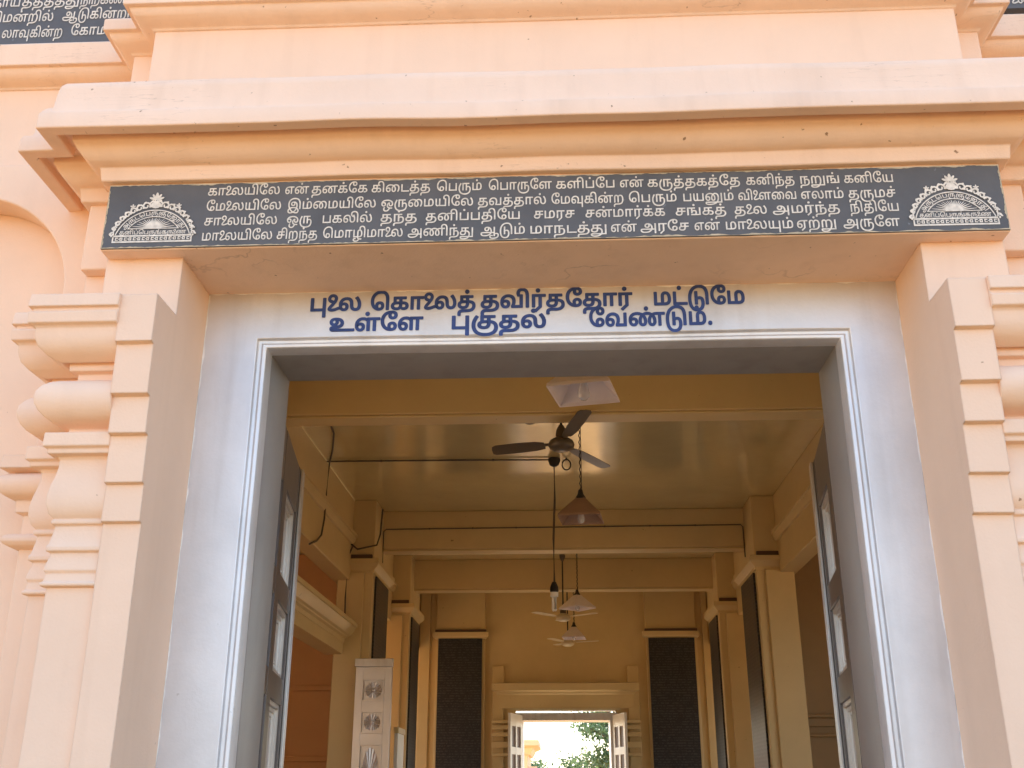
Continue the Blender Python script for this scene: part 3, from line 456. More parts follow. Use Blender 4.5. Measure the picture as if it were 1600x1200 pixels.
88:"858;580,566 655,566* 751,489* 797,352* 797,262 797,192* 767,92* 734,60 711,37* 651,11* 570,0* 512,0 88,0 88,554 174,554 174,72 400,72 400,355 400,417* 423,490* 445,515 468,540* 532,566*;578,494 561,494* 529,483* 518,471 502,453* 486,400* 486,338 486,72 533,72 601,72* 677,110* 709,196* 709,267 709,331* 682,433* 625,494*;430,678 401,678* 363,715* 363,745 363,774* 401,812* 430,812 459,812* 497,774* 497,745 497,715* 459,678*",
89:"963;354,0 354,554 440,554 440,72 789,72 789,554 875,554 875,0;240,-11 203,-11* 148,14* 129,36 118,51* 99,89* 88,151* 88,202 88,554 174,554 174,223 174,177* 182,102* 202,82 212,72* 239,61* 258,61 287,61* 338,91* 360,125 358,39 339,20* 281,-11*;481,678 452,678* 414,715* 414,745 414,774* 452,812* 481,812 510,812* 548,774* 548,745 548,715* 510,678*",
90:"640;231,-212 174,-159 367,24 367,482 174,482 174,0 88,0 88,554 623,554 623,482 453,482 453,0;320,678 291,678* 253,715* 253,745 253,774* 291,812* 320,812 349,812* 387,774* 387,745 387,715* 349,678*",
91:"869;570,566 646,566* 751,490* 805,347* 805,244 805,122* 743,-33* 690,-77 652,-108* 556,-143* 447,-156* 388,-156 270,-156 228,-156* 182,-168* 165,-179 149,-190* 131,-230* 131,-263 131,-278* 133,-305* 134,-317 52,-321 49,-303* 45,-260* 45,-243 45,-199* 77,-138* 102,-119 120,-106* 159,-91* 210,-84* 243,-84 366,-84 459,-84* 591,-57* 676,13* 716,144* 716,247 716,338* 677,446* 608,494* 563,494 537,494* 491,477* 474,458 454,435* 438,373* 438,319 438,0 352,0 352,321 352,370* 342,439* 327,461 317,476* 285,494* 262,494 239,494* 208,477* 197,463 181,441* 172,371* 172,327 172,0 86,0 86,341 86,390* 95,456* 119,504* 139,524 160,545* 218,566* 255,566 294,566* 354,538* 398,483* 411,443 390,450 401,483* 448,536* 521,566*;434,678 405,678* 367,715* 367,745 367,774* 405,812* 434,812 463,812* 501,774* 501,745 501,715* 463,678*",
92:"1013;249,-12 196,-12* 108,40* 57,153* 57,242 57,323* 105,445* 189,526* 298,566* 359,566 407,566* 507,540* 545,502 573,475* 604,405* 617,313* 617,252 617,217* 624,159* 642,113* 658,95 673,79* 715,62* 744,62 777,62* 831,94* 863,170* 863,237 863,303* 831,415* 774,508* 738,547 816,600 878,521* 950,347* 950,244 950,159* 901,45* 807,-12* 737,-12 694,-12* 623,13* 597,38 565,68* 531,174* 530,250 530,286* 522,362* 498,431* 472,455 452,473* 396,492* 355,492 286,492* 188,425* 136,308* 136,232 136,168* 167,90* 220,56* 253,56 280,56* 319,79* 340,123* 340,155 340,205* 288,258* 247,258 207,258* 137,216* 108,184 93,248 123,283* 212,328* 261,328 333,328* 422,240* 422,165 422,110* 380,30* 303,-12*;507,678 478,678* 440,715* 440,745 440,774* 478,812* 507,812 536,812* 574,774* 574,745 574,715* 536,678*",
93:"1070;249,-12 196,-12* 108,41* 57,153* 57,243 57,325* 106,446* 192,526* 300,566* 358,566 402,566* 472,549* 530,518* 555,497 542,401 507,445* 418,492* 355,492 288,492* 190,425* 136,310* 136,237 136,170* 167,91* 220,56* 253,56 280,56* 319,79* 340,123* 340,155 340,205* 288,258* 247,258 207,258* 137,216* 108,184 93,248 123,283* 212,328* 261,328 333,328* 422,240* 422,165 422,110* 380,30* 303,-12*;537,0 537,416 549,494 549,554 1053,554 1053,482 883,482 883,0 797,0 797,482 623,482 623,0;535,678 506,678* 468,715* 468,745 468,774* 506,812* 535,812 564,812* 602,774* 602,745 602,715* 564,678*",
102:"1062;499,-12 438,-12* 342,26* 286,100* 286,152 286,206* 343,285* 468,328* 569,328 694,328 781,328* 903,280* 979,198* 1014,95* 1014,40 1014,-40* 965,-160* 879,-245* 765,-297* 634,-321* 566,-321 537,-321 431,-321* 273,-268* 164,-177* 98,-61* 68,67* 68,130 68,151 68,233* 108,377* 172,502* 207,554 280,510 240,454* 184,335* 154,212* 154,150 154,131 154,56* 199,-79* 293,-184* 443,-244* 548,-244 560,-244 645,-244* 780,-208* 875,-137* 926,-30* 926,41 926,116* 864,212* 755,258* 686,258 562,258 511,258* 440,246* 415,232 393,219* 372,182* 372,153 372,107* 448,60* 506,60 550,60* 613,87* 648,154* 648,213 648,482 476,482 476,302 397,286 397,554 920,554 920,482 733,482 733,226 733,159* 710,83* 689,57 658,19* 561,-12*",
116:"1015;424,-297 342,-297* 211,-229* 119,-98* 71,92* 71,214 71,242 71,363* 119,556* 208,700* 329,795* 475,843* 557,843 639,843* 760,801* 804,763 839,734* 887,659* 915,565* 928,449* 928,377 928,0 842,0 842,334 842,418* 826,565* 778,681* 730,717 699,741* 612,768* 554,768 494,768* 378,730* 278,651* 201,524* 157,346* 157,229 157,112* 193,-59* 262,-169* 360,-222* 421,-222 480,-222* 566,-186* 621,-116* 648,-14* 648,53 648,126* 622,211* 573,247* 538,247 508,247* 456,222* 436,207 437,281 455,295* 514,319* 553,319 607,319* 690,265* 736,152* 736,62 736,-39* 689,-177* 604,-260* 491,-297*;355,0 355,554 442,554 442,0",
122:"1091;261,-12 201,-12* 105,26* 49,100* 49,153 49,206* 106,285* 230,328* 332,328 486,328 553,328* 660,293* 736,224* 776,123* 776,58 776,16* 758,-59* 742,-90 717,-151 679,-206* 563,-282* 409,-321* 313,-321 300,-321 230,-321* 110,-290* 38,-222* 38,-167 38,-145* 54,-113* 69,-103 83,-93* 121,-84* 164,-84 935,-84 935,-156 686,-156 620,-156 156,-156 144,-156* 121,-163* 121,-180 121,-209* 208,-248* 297,-248 310,-248 383,-248* 497,-226* 585,-183* 617,-152 652,-90 664,-69* 679,-23* 687,27* 687,55 687,125* 635,215* 538,258* 472,258 325,258 274,258* 203,246* 178,232 156,219* 135,182* 135,153 135,107* 211,60* 269,60 313,60* 376,87* 411,154* 411,213 411,482 239,482 239,302 160,286 160,554 683,554 683,482 496,482 496,226 496,159* 473,83* 452,57 421,19* 324,-12*;917,-156 917,554 1003,554 1003,-156",
128:"1426;249,-12 196,-12* 108,41* 57,153* 57,243 57,342* 144,487* 302,566* 408,566 456,566* 543,551* 623,520* 662,495 696,465 753,414* 825,279* 825,189 825,122* 786,33* 713,-12* 663,-12 605,-12* 532,40* 497,129* 497,186 497,244* 523,342* 570,425* 599,457 638,497 674,529* 768,566* 826,566 914,566* 1034,488* 1096,336* 1096,226 1096,129* 1045,-28* 1000,-90 952,-152 890,-210* 719,-285* 515,-321* 403,-321 375,-321 302,-321* 179,-304* 88,-267* 38,-208* 38,-167 38,-145* 54,-113* 69,-103 83,-93* 121,-84* 164,-84 1268,-84 1277,-156 913,-156 827,-156 156,-156 144,-156* 121,-163* 121,-180 121,-199* 175,-230* 289,-248* 379,-248 412,-248 502,-248* 652,-226* 776,-183* 824,-153 893,-89 930,-49* 981,47* 1008,160* 1008,223 1008,295* 980,398* 929,462* 862,492* 823,492 784,492* 720,471* 691,449 659,422 635,394* 600,321* 581,237* 581,189 581,120* 623,56* 660,56 691,56* 726,94* 740,152* 740,182 740,235* 713,326* 660,403* 621,433 574,466* 462,492* 398,492 324,492* 214,438* 149,344* 139,283 138,268* 136,241* 136,233 136,168* 167,90* 220,56* 253,56 280,56* 319,79* 340,123* 340,155 340,205* 288,258* 247,258 207,258* 137,216* 108,184 93,248 123,283* 212,328* 261,328 333,328* 422,240* 422,165 422,110* 380,30* 303,-12*;1252,-156 1252,554 1338,554 1338,-156",
131:"778;604,-283 604,0 88,0 88,554 174,554 174,72 604,72 604,554 690,554 690,-283",
137:"963;354,0 354,554 440,554 440,72 789,72 789,554 875,554 875,0;240,-11 203,-11* 148,14* 129,36 118,51* 99,89* 88,151* 88,202 88,554 174,554 174,223 174,177* 182,102* 202,82 212,72* 239,61* 258,61 287,61* 338,91* 360,125 358,39 339,20* 281,-11*;788,-283 788,30 875,30 875,-283",
140:"1051;820,319 874,319* 956,262* 1002,154* 1002,78 1002,-29* 929,-181* 803,-276* 642,-321* 554,-321 534,-321 431,-321* 275,-270* 166,-181* 99,-67* 68,62* 68,127 68,146 68,229* 106,372* 169,498* 206,554 280,510 222,425* 154,249* 154,143 154,126 154,53* 197,-80* 290,-184* 437,-244* 541,-244 552,-244 661,-244* 824,-174* 914,-31* 914,77 914,134* 889,209* 840,247* 805,247 777,247* 728,225* 708,211 708,284 727,298* 783,319*;361,0 361,554 883,554 883,482 708,482 708,0 622,0 622,482 447,482 447,0",
143:"1135;570,566 646,566* 751,490* 805,347* 805,244 805,141* 764,-28* 730,-90 699,-150 629,-239* 436,-321* 305,-321 285,-321 223,-321* 109,-290* 36,-222* 36,-167 36,-145* 52,-113* 67,-103 81,-93* 120,-84* 163,-84 998,-84 998,-156 668,-156 591,-156 154,-156 142,-156* 119,-163* 119,-180 119,-209* 208,-248* 296,-248 307,-248 396,-248* 535,-203* 591,-151 629,-89 656,-50* 695,52* 716,176* 716,247 716,338* 677,446* 608,494* 563,494 537,494* 491,477* 474,458 454,435* 438,373* 438,319 438,0 352,0 352,321 352,370* 342,439* 327,461 317,476* 285,494* 262,494 239,494* 208,477* 197,463 181,441* 172,371* 172,327 172,0 86,0 86,341 86,390* 95,456* 119,504* 139,524 160,545* 218,566* 255,566 294,566* 354,538* 398,483* 411,443 390,450 401,483* 448,536* 521,566*;961,-156 961,554 1047,554 1047,-156",
145:"1271;878,843 941,843* 1044,809* 1086,774 1114,751* 1157,682* 1182,573* 1182,489 1182,0 1096,0 1096,461 1096,540* 1079,639* 1046,698* 1023,718 995,744* 919,768* 880,768 826,768* 749,732* 709,666* 709,621 709,585* 727,530* 763,490* 813,465* 844,460 846,390 784,397* 682,453* 623,551* 623,621 623,695* 692,793* 808,843*;249,-12 196,-12* 108,40* 57,153* 57,242 57,323* 105,445* 189,526* 298,566* 359,566 407,566* 507,540* 545,502 573,475* 604,405* 617,313* 617,252 617,217* 624,159* 642,113* 658,95 673,79* 715,62* 744,62 777,62* 831,94* 863,170* 863,237 863,301* 843,402* 805,489* 778,532 857,567 886,517* 928,414* 950,304* 950,244 950,159* 901,45* 807,-12* 737,-12 694,-12* 623,13* 597,38 565,68* 531,174* 530,250 530,286* 522,362* 498,431* 472,455 452,473* 396,492* 355,492 286,492* 188,425* 136,308* 136,232 136,168* 167,90* 220,56* 253,56 280,56* 319,79* 340,123* 340,155 340,205* 288,258* 247,258 207,258* 137,216* 108,184 93,248 123,283* 212,328* 261,328 333,328* 422,240* 422,165 422,110* 380,30* 303,-12*",
156:"1044;249,-12 196,-12* 108,41* 57,153* 57,243 57,350* 142,494* 282,566* 364,566 440,566* 549,521* 618,442* 651,339* 651,280 651,216* 623,116* 603,72 870,72 870,554 956,554 956,0 515,0 511,63 534,98* 563,201* 563,269 563,340* 513,440* 422,492* 360,492 290,492* 190,425* 136,310* 136,237 136,170* 167,91* 220,56* 253,56 279,56* 318,79* 340,123* 340,155 340,205* 288,258* 247,258 207,258* 137,216* 108,184 93,248 123,283* 212,328* 261,328 333,328* 422,240* 422,165 422,110* 380,30* 303,-12*;870,-283 870,33 956,33 956,-283",
181:"268;134,-12 108,-12* 72,20* 72,56 72,94* 108,124* 134,124 160,124* 196,94* 196,56 196,20* 160,-12*",
}

PANEL_WORDS = [
 [([18,41,"T",33,30,42,47,33], -0.8919, -0.7058, 1.4352), ([12,86], -0.6909, -0.6302, 1.4346), ([25,27,77,47,18], -0.6219, -0.4788, 1.4342), ([18,42,48,23,84,25], -0.4672, -0.3174, 1.4335), ([46,28,140,88], -0.2993, -0.1854, 1.4329), ([46,28,41,140,47,34], -0.1666, -0.0069, 1.4322), ([18,34,42,87,47,28], 0.0045, 0.152, 1.4315), ([12,86], 0.1666, 0.2255, 1.4311), ([18,140,84,25,18,84,47,25], 0.236, 0.4673, 1.4304), ([18,27,42,85,25], 0.4833, 0.6031, 1.4296), ([26,143,78], 0.6174, 0.7144, 1.4291), ([18,27,42,47,30], 0.7271, 0.8474, 1.4286)],
 [([47,29,"T",33,30,42,47,33], -0.8912, -0.6989, 1.3901), ([8,88,48,29,30,42,47,33], -0.6807, -0.4552, 1.3894), ([15,140,48,29,30,42,47,33], -0.4404, -0.2069, 1.3886), ([25,36,84,25,41,92], -0.1939, -0.022, 1.3879), ([47,29,156,18,42,86,32], -0.0075, 0.173, 1.3873), ([46,28,140,88], 0.1875, 0.3061, 1.3868), ([28,30,128,88], 0.3237, 0.4481, 1.3864), ([36,42,"T",34,48,36], 0.4608, 0.6037, 1.3859), ([12,33,41,88], 0.6164, 0.7207, 1.3855), ([25,140,29,79], 0.7333, 0.8482, 1.3851)],
 [([20,41,"T",33,30,42,47,33], -0.8925, -0.706, 1.3474), ([15,140], -0.6797, -0.6167, 1.3472), ([28,18,145,92], -0.588, -0.463, 1.3471), ([25,85,25], -0.4401, -0.349, 1.3469), ([25,27,42,87,28,25,42,47,30], -0.3254, -0.0884, 1.3467), ([20,29,31,20], -0.0522, 0.049, 1.3465), ([20,86,29,41,90,77,18], 0.0771, 0.2752, 1.3463), ([20,78,18,84], 0.3023, 0.4269, 1.3461), ([25,"T",33], 0.4483, 0.5274, 1.346), ([6,29,90,85,25], 0.5425, 0.7069, 1.3459), ([26,42,25,42,47,30], 0.733, 0.851, 1.3457)],
 [([29,41,"T",33,30,42,47,33], -0.8936, -0.7149, 1.3041), ([20,42,32,85,25], -0.7024, -0.5997, 1.304), ([46,29,41,35,42,29,41,"T",33], -0.5843, -0.3831, 1.3039), ([6,24,42,85,122], -0.3694, -0.2057, 1.3038), ([7,116,88], -0.1864, -0.0757, 1.3037), ([29,41,26,23,84,122], -0.0613, 0.1278, 1.3036), ([12,86], 0.1397, 0.2033, 1.3036), ([6,31,47,20], 0.2128, 0.3316, 1.3035), ([12,86], 0.3466, 0.4089, 1.3034), ([29,41,"T",33,137,88], 0.4239, 0.5887, 1.3034), ([13,91,143], 0.5984, 0.6929, 1.3033), ([6,140,47,34], 0.7116, 0.8487, 1.3032)],
]
FRAME_WORDS = [
 [([131,"T",33], -0.6699, -0.5342, 1.2311), ([46,18,41,"T",33,84], -0.5043, -0.2208, 1.2309), ([25,36,42,90,25,47,25,41,90], -0.2033, 0.2044, 1.2305), ([29,82,116,47,29], 0.2654, 0.505, 1.2301)],
 [([10,93,47,34], -0.614, -0.362, 1.1698), ([131,102,25,92], -0.2805, -0.0302, 1.1701), ([47,36,83,116,88,181], 0.0899, 0.4139, 1.1704)],
]
UPPER_WORDS = [
 [([25,41,30], -1.7492, -1.6633, 2.294), ([25,84,25,84,122], -1.6551, -1.4756, 2.2939), ([26,42,91,18,83,23], -1.4695, -1.303, 2.2939)],
 [([34,42,29,86,32,42,92], -1.7585, -1.5478, 2.2345), ([7,116,18,42,86,32,41,89], -1.5174, -1.2596, 2.2378)],
 [([33,41,156,18,42,86,32], -1.6988, -1.5098, 2.1736), ([47,18,41,29,41,86], -1.4817, -1.3017, 2.1766)],
]
UPRIGHT_WORDS = [
 [(["T",27,85,122], 1.3673, 1.4938, 2.1886)],
]
EMBLEM_ARC = [6, 140, 82, 46, 28, 140, 81, 47, 21, 41, 25, 42]
EMBLEM_ROW = [25, 27, 42, 87, 46, 28, 140, 78, 18, 140, 'T', 24]

def flatten(c):
    pts = []
    n = len(c)
    ex = []
    for i in range(n):
        a, b = c[i], c[(i + 1) % n]
        ex.append(a)
        if not a[2] and not b[2]:
            ex.append(((a[0] + b[0]) / 2, (a[1] + b[1]) / 2, 1))
    k = next(i for i, q in enumerate(ex) if q[2])
    ex = ex[k:] + ex[:k]
    n = len(ex)
    i = 0
    while i < n:
        a = ex[i]
        b = ex[(i + 1) % n]
        pts.append((a[0], a[1]))
        if not b[2]:
            d = ex[(i + 2) % n]
            for t in (0.33, 0.67):
                pts.append(((1 - t) ** 2 * a[0] + 2 * t * (1 - t) * b[0] + t * t * d[0], (1 - t) ** 2 * a[1] + 2 * t * (1 - t) * b[1] + t * t * d[1]))
            i += 2
        else:
            i += 1
    return pts

def fatten(c, w):
    n = len(c)
    out = []
    for i in range(n):
        a, b, d = Vector(c[i - 1]), Vector(c[i]), Vector(c[(i + 1) % n])
        e1, e2 = (b - a), (d - b)
        if e1.length < 1e-6 or e2.length < 1e-6:
            out.append(c[i]); continue
        e1.normalize(); e2.normalize()
        m = Vector((-e1.y, e1.x)) + Vector((-e2.y, e2.x))
        k = 1 + e1.dot(e2)
        if k < 0.35: m = m * (w / 0.35)
        else: m = m * (w / k)
        out.append((b.x + m.x, b.y + m.y))
    return out

def stroke(pts, hw, cap=4):
    P = [Vector(p) for p in pts]
    Lf, Rt = [], []
    for i, p in enumerate(P):
        d = (P[min(i + 1, len(P) - 1)] - P[max(i - 1, 0)])
        d.normalize()
        n = Vector((-d.y, d.x))
        h = hw[i] if isinstance(hw, (list, tuple)) else hw
        Lf.append(p + n * h); Rt.append(p - n * h)
    return [(v.x, v.y) for v in Lf + Rt[::-1]]

def smooth_line(pts, k=5):
    out = []
    n = len(pts)
    for i in range(n - 1):
        p0, p1, p2, p3 = [Vector(pts[max(0, min(n - 1, j))]) for j in (i - 1, i, i + 1, i + 2)]
        for s in range(k):
            t = s / k
            q = 0.5 * ((2 * p1) + (p2 - p0) * t + (2 * p0 - 5 * p1 + 4 * p2 - p3) * t * t + (3 * p1 - p0 - 3 * p2 + p3) * t ** 3)
            out.append((q.x, q.y))
    out.append(tuple(pts[-1]))
    return out

TRUNK_LINE = smooth_line([(215, 395), (120, 430), (75, 540), (150, 660), (290, 665), (365, 560), (330, 420), (215, 260), (105, 120), (90, 45), (190, 18), (330, 40), (470, 95), (560, 110)], 4)
_cache = {}
def glyph(g, w):
    if (g, w) not in _cache:
        if g == "T":
            c = [stroke(TRUNK_LINE, 38 + w)]
            _cache[(g, w)] = (455, c)
        else:
            a, *cs = GLYPHS[g].split(';')
            C = []
            for s in cs:
                q = []
                for tk in s.split():
                    on = not tk.endswith('*')
                    x, y = tk.rstrip('*').split(',')
                    q.append((float(x), float(y), on))
                C.append(fatten(flatten(q), w))
            _cache[(g, w)] = (int(a), C)
    return _cache[(g, w)]

def ribbon(bm, C, w, f):
    # thickens a letter like a loaded brush: a band and round joins laid along its outline
    lv = 0
    for c in C:
        n = len(c)
        for i in range(n):
            a, b = Vector(c[i]), Vector(c[(i + 1) % n])
            d = b - a
            if d.length < 1: continue
            d.normalize()
            m = Vector((-d.y, d.x)) * w
            lv = (lv + 1) % 7
            for k, pts in enumerate(([a + m, b + m, b - m, a - m], [a + Vector((math.cos(q), math.sin(q))) * w for q in [j * math.pi / 4 for j in range(8)]])):
                vs = []
                for p in pts:
                    x, y, z = f(p.x, p.y)
                    vs.append(bm.verts.new((x, y - 0.00003 * (1 + lv + 7 * k), z)))
                bm.faces.new(vs)

def fill(bm, loops, f):
    # loops: closed 2D outlines (holes allowed); f maps a 2D point to 3D
    V = [v for c in loops for v in c]
    tris = tessellate_polygon([[Vector((x, y, 0)) for x, y in c] for c in loops])
    vs = [bm.verts.new(f(x, y)) for x, y in V]
    for t in tris:
        try: bm.faces.new([vs[i] for i in t])
        except ValueError: pass

_tri = {}
def fill_glyph(bm, C, f):
    # non-zero winding fill, so that strokes crossing themselves stay solid
    key = id(C)
    if key not in _tri:
        V, E = [], []
        for c in C:
            k = len(V)
            V += [Vector(p) for p in c]
            E += [(k + i, k + (i + 1) % len(c)) for i in range(len(c))]
        vo, _, fo, *_ = delaunay_2d_cdt(V, E, [], 0, 0.01)
        keep = []
        for tr in fo:
            x = sum(vo[i].x for i in tr) / 3
            y = sum(vo[i].y for i in tr) / 3
            w = 0
            for c in C:
                for i in range(len(c)):
                    (x1, y1), (x2, y2) = c[i - 1], c[i]
                    if (y1 > y) != (y2 > y) and x < (x2 - x1) * (y - y1) / (y2 - y1) + x1:
                        w += 1 if y2 > y1 else -1
            if w: keep.append(tr)
        _tri[key] = (C, vo, keep)
    _, vo, keep = _tri[key]
    vs = {}
    for tr in keep:
        for i in tr:
            if i not in vs: vs[i] = bm.verts.new(f(vo[i].x, vo[i].y))
        bm.faces.new([vs[i] for i in tr])

def write_words(bm, lines, y, zs, w, slant=0.0, brush=0, dz=0.0):
    for words in lines:
        for gl, x0, x1, zb in words:
            pen = 0
            pieces = []
            for g in gl:
                a, C = glyph(g, w)
                pieces.append((pen, C))
                pen += a
            xs = [x + pn for pn, C in pieces for c in C for x, _ in c]
            lo, hi = min(xs), max(xs)
            sx = (x1 - x0) / (hi - lo)
            for pn, C in pieces:
                g3 = lambda x, yy: (x0 + (x + pn - lo) * sx + slant * yy * zs, y, zb + dz + yy * zs)
                fill_glyph(bm, C, g3)
                if brush: ribbon(bm, C, brush, g3)

# ------------------------------------------------------------------ ground
GZ = -1.6
bm = bmesh.new()
box(bm, -400, 400, -400, 400, GZ - 0.5, GZ)
tag(obj("ground", bm, SAND, smooth=0), "pale sandy forecourt around the temple", "ground", kind="structure")

# ------------------------------------------------------------------ the temple: facade
T = thing("temple_building", "peach painted temple front with moulded pilasters and an open doorway into an ochre hall", "temple", (0, 2.6, GZ))
T_OFF = Vector((0, -2.6, -GZ))
def part(name, bm, m, parent=None, **k):
    o = obj(name, bm, m, None, **k)
    if parent is None:
        o.parent = T
        o.matrix_parent_inverse = Matrix.Translation(T_OFF)
    else:
        o.parent = parent
    return o

XL, XR = -0.956, 0.911        # faces of the plastered reveal
bm = bmesh.new()
# wall left of the door with a round-headed niche, right of the door with its mirror, and above
for sg, xa in ((-1, XL - 0.02), (1, XR + 0.02)):
    c = sg * 1.687 - 0.022 * (1 if sg > 0 else 0)
    pts = [(xa, GZ), (xa, 1.72), (sg * 6.5, 1.72), (sg * 6.5, GZ)] + [(c + sg * 0.313, GZ)]
    pts += [(c + sg * x, z) for x, z in arc(0, 1.30, 0.313, 0.313, 0, 180, 28)]
    pts += [(c - sg * 0.313, GZ)]
    prism(bm, pts, 'y', 2.60, 2.70)
    lo, hi = sorted((xa, sg * 6.5))
    box(bm, lo, hi, 2.70, 2.85, GZ, 1.72)
box(bm, XL - 0.02, XR + 0.02, 2.62, 2.85, 1.30, 1.72)
part("facade_wall", bm, PEACH, bevel=0.004)

# round label moulding just inside each niche head
# pilasters: stepped jamb strip + shaft + set-back second shaft, capital as sub-part
STRIP = [(2.598, GZ), (2.335, GZ), (2.333, 0.575), (2.321, 0.577), (2.319, 0.663), (2.307, 0.665), (2.305, 0.777), (2.289, 0.779),
         (2.287, 0.868), (2.271, 0.871), (2.269, 0.994), (2.255, 0.997), (2.255, 1.119), (2.385, 1.121), (2.385, 1.284), (2.598, 1.284)]
CAP = [(-0.03, 1.119), (0.101, 1.119), (0.104, 1.086), (0.095, 1.084), (0.094, 1.076), (0.102, 1.072), (0.100, 1.045), (0.090, 1.041)]
CAP += [(0.086, 1.036), (0.085, 1.015), (0.078, 0.995), (0.062, 0.979), (0.038, 0.968), (0.033, 0.966)]
CAP += [(0.022, 0.981), (0.019, 0.951), (0.0035, 0.948), (0.003, 0.928)]
CAP += [(0.004 + 0.066 * math.sin(R(a)), 0.868 + 0.058 * math.cos(R(a))) for a in range(10, 171, 16)]
CAP += [(0.004, 0.806), (0.004, 0.789), (0.042, 0.787), (0.043, 0.754), (0.034, 0.750), (0.033, 0.738), (0.016, 0.736), (0.0115, 0.728), (0.0112, 0.710), (0.014, 0.69), (0.0195, 0.665), (0.0228, 0.64), (0.0222, 0.618),
        (0.0155, 0.598), (0.0055, 0.588), (0.0095, 0.584), (0.009, 0.576), (0.002, 0.573), (0.0025, 0.56), (0.0075, 0.53), (0.0115, 0.522), (0.011, 0.513), (0.003, 0.510), (0.0032, 0.5), (0.0085, 0.478), (0.0095, 0.468), (0.005, 0.462), (0.0075, 0.444), (0.013, 0.439), (0.012, 0.433), (0.0006, 0.430), (-0.03, 0.430)]
for sg, xr, xo in ((-1, XL, -1.16), (1, XR, 1.12)):
    xs = xr + sg * 0.089
    bm = bmesh.new()
    prism(bm, STRIP, 'x', xr, xs)
    lo, hi = sorted((xs, xo))
    box(bm, lo, hi, 2.345, 2.59, GZ, 1.1)
    lo, hi = sorted((xs, xo + sg * (-0.004)))
    box(bm, lo, hi, 2.385, 2.58, 1.1, 1.284)
    lo, hi = sorted((xo, xo + sg * 0.09))
    box(bm, lo, hi, 2.446, 2.605, GZ, 1.1)
    box(bm, lo, hi, 2.475, 2.605, 1.1, 1.284)
    roughen(bm, 0.0022)
    pil = part("pilaster", bm, PEACH)
    bm = bmesh.new()
    pts = [(xs + sg * -0.001, 2.345), (xo, 2.345), (xo, 2.446), (xo + sg * 0.09, 2.446), (xo + sg * 0.09, 2.61)]
    if sg > 0: pts = pts[::-1]
    sweep(bm, CAP, pts, amp=0.0008)
    cp = part("capital", bm, PEACH, smooth=28, bevel=0.0015)
    cp.parent = pil
    

# small niche-side capital and string course
bm = bmesh.new()
SC = [(-0.02, 0.81), (0.055, 0.81), (0.058, 0.775), (0.045, 0.772)] + [(0.02 + 0.04 * math.cos(R(a)), 0.735 + 0.034 * math.sin(R(a))) for a in range(80, -81, -20)] + [(0.02, 0.698), (0.018, 0.668), (0.003, 0.662), (0.003, 0.612)] + [(0.006 + 0.03 * math.cos(R(a)), 0.595 + 0.018 * math.sin(R(a))) for a in range(85, -86, -25)] + [(0.0, 0.575), (-0.02, 0.575)]
for sg, xe in ((-1, -1.24), (1, 1.2)):
    for pts in ([(xe, 2.60), (sg * 1.372, 2.60), (sg * 1.372, 2.72)], [(sg * 2.01, 2.72), (sg * 2.01, 2.60), (sg * 2.9, 2.60)]):
        if sg > 0: pts = pts[::-1]
        bm = bmesh.new()
        sweep(bm, SC, pts)
        part("niche_moulding", bm, PEACH, smooth=28)

# lintel block carrying the inscription
bm = bmesh.new()
box(bm, -1.156, 1.116, 2.336, 2.64, 1.284, 1.505)
box(bm, -1.252, -1.156, 2.437, 2.62, 1.284, 1.505)
box(bm, 1.116, 1.212, 2.437, 2.62, 1.284, 1.505)
part("lintel", bm, PEACHWORN, bevel=0.004)

# main cornice
CORN = [(-0.05, 1.4745), (0.019, 1.4765), (0.024, 1.515), (0.030, 1.5155), (0.046, 1.521), (0.060, 1.532), (0.070, 1.546), (0.075, 1.556),
        (0.079, 1.560), (0.080, 1.582), (0.104, 1.582), (0.106, 1.558), (0.1445, 1.556), (0.1425, 1.599), (0.139, 1.607), (0.126, 1.615), (0.1215, 1.626),
        (0.1175, 1.69), (0.114, 1.706), (0.107, 1.718), (0.094, 1.724), (-0.25, 1.745), (-0.25, 1.4745)]
P1 = [(1.212, 2.64), (1.212, 2.437), (1.116, 2.437), (1.116, 2.336), (-1.156, 2.336), (-1.156, 2.437), (-1.252, 2.437), (-1.252, 2.64)]
CF = [(o if o > -0.2 else -0.06, z) for o, z in CORN]
bm = bmesh.new()
sweep(bm, CF, P1, step=0.07, amp=0.0042, freq=3.1)
part("cornice", bm, PEACHWORN, smooth=28, bevel=0.003)
# flat roof of the porch behind the cornice edge
bm = bmesh.new()
box(bm, -1.20, 1.16, 2.39, 2.64, 1.5055, 1.72)
part("porch_core", bm, PEACH)

# upper wall in three planes, with its own cornice
bm = bmesh.new()
box(bm, -1.12, 1.10, 2.385, 2.487, 1.5, 2.9)
box(bm, -1.22, 1.20, 2.487, 2.63, 1.5, 2.9)
box(bm, -6.5, 6.5, 2.63, 2.85, 1.72, 2.9)
part("upper_wall", bm, PEACH, bevel=0.003)
UC = [(-0.04, 2.004), (0.004, 2.004), (0.008, 2.010), (0.016, 2.013), (0.030, 2.017), (0.045, 2.025), (0.055, 2.036), (0.058, 2.045), (0.0705, 2.045), (0.0705, 2.083), (0.062, 2.092), (-0.04, 2.10)]
P2 = [(1.20, 2.66), (1.20, 2.487), (1.10, 2.487), (1.10, 2.385), (-1.12, 2.385), (-1.12, 2.487), (-1.22, 2.487), (-1.22, 2.66)]
UCL = [(o, z if z < 2.08 else z + 0.038) for o, z in UC]
bm = bmesh.new()
sweep(bm, UC, P2, step=0.1, amp=0.002)
sweep(bm, UCL, [(-1.225, 2.63), (-6.4, 2.63)], step=0.1, amp=0.002)
sweep(bm, UCL, [(6.4, 2.63), (1.205, 2.63)], step=0.1, amp=0.002)
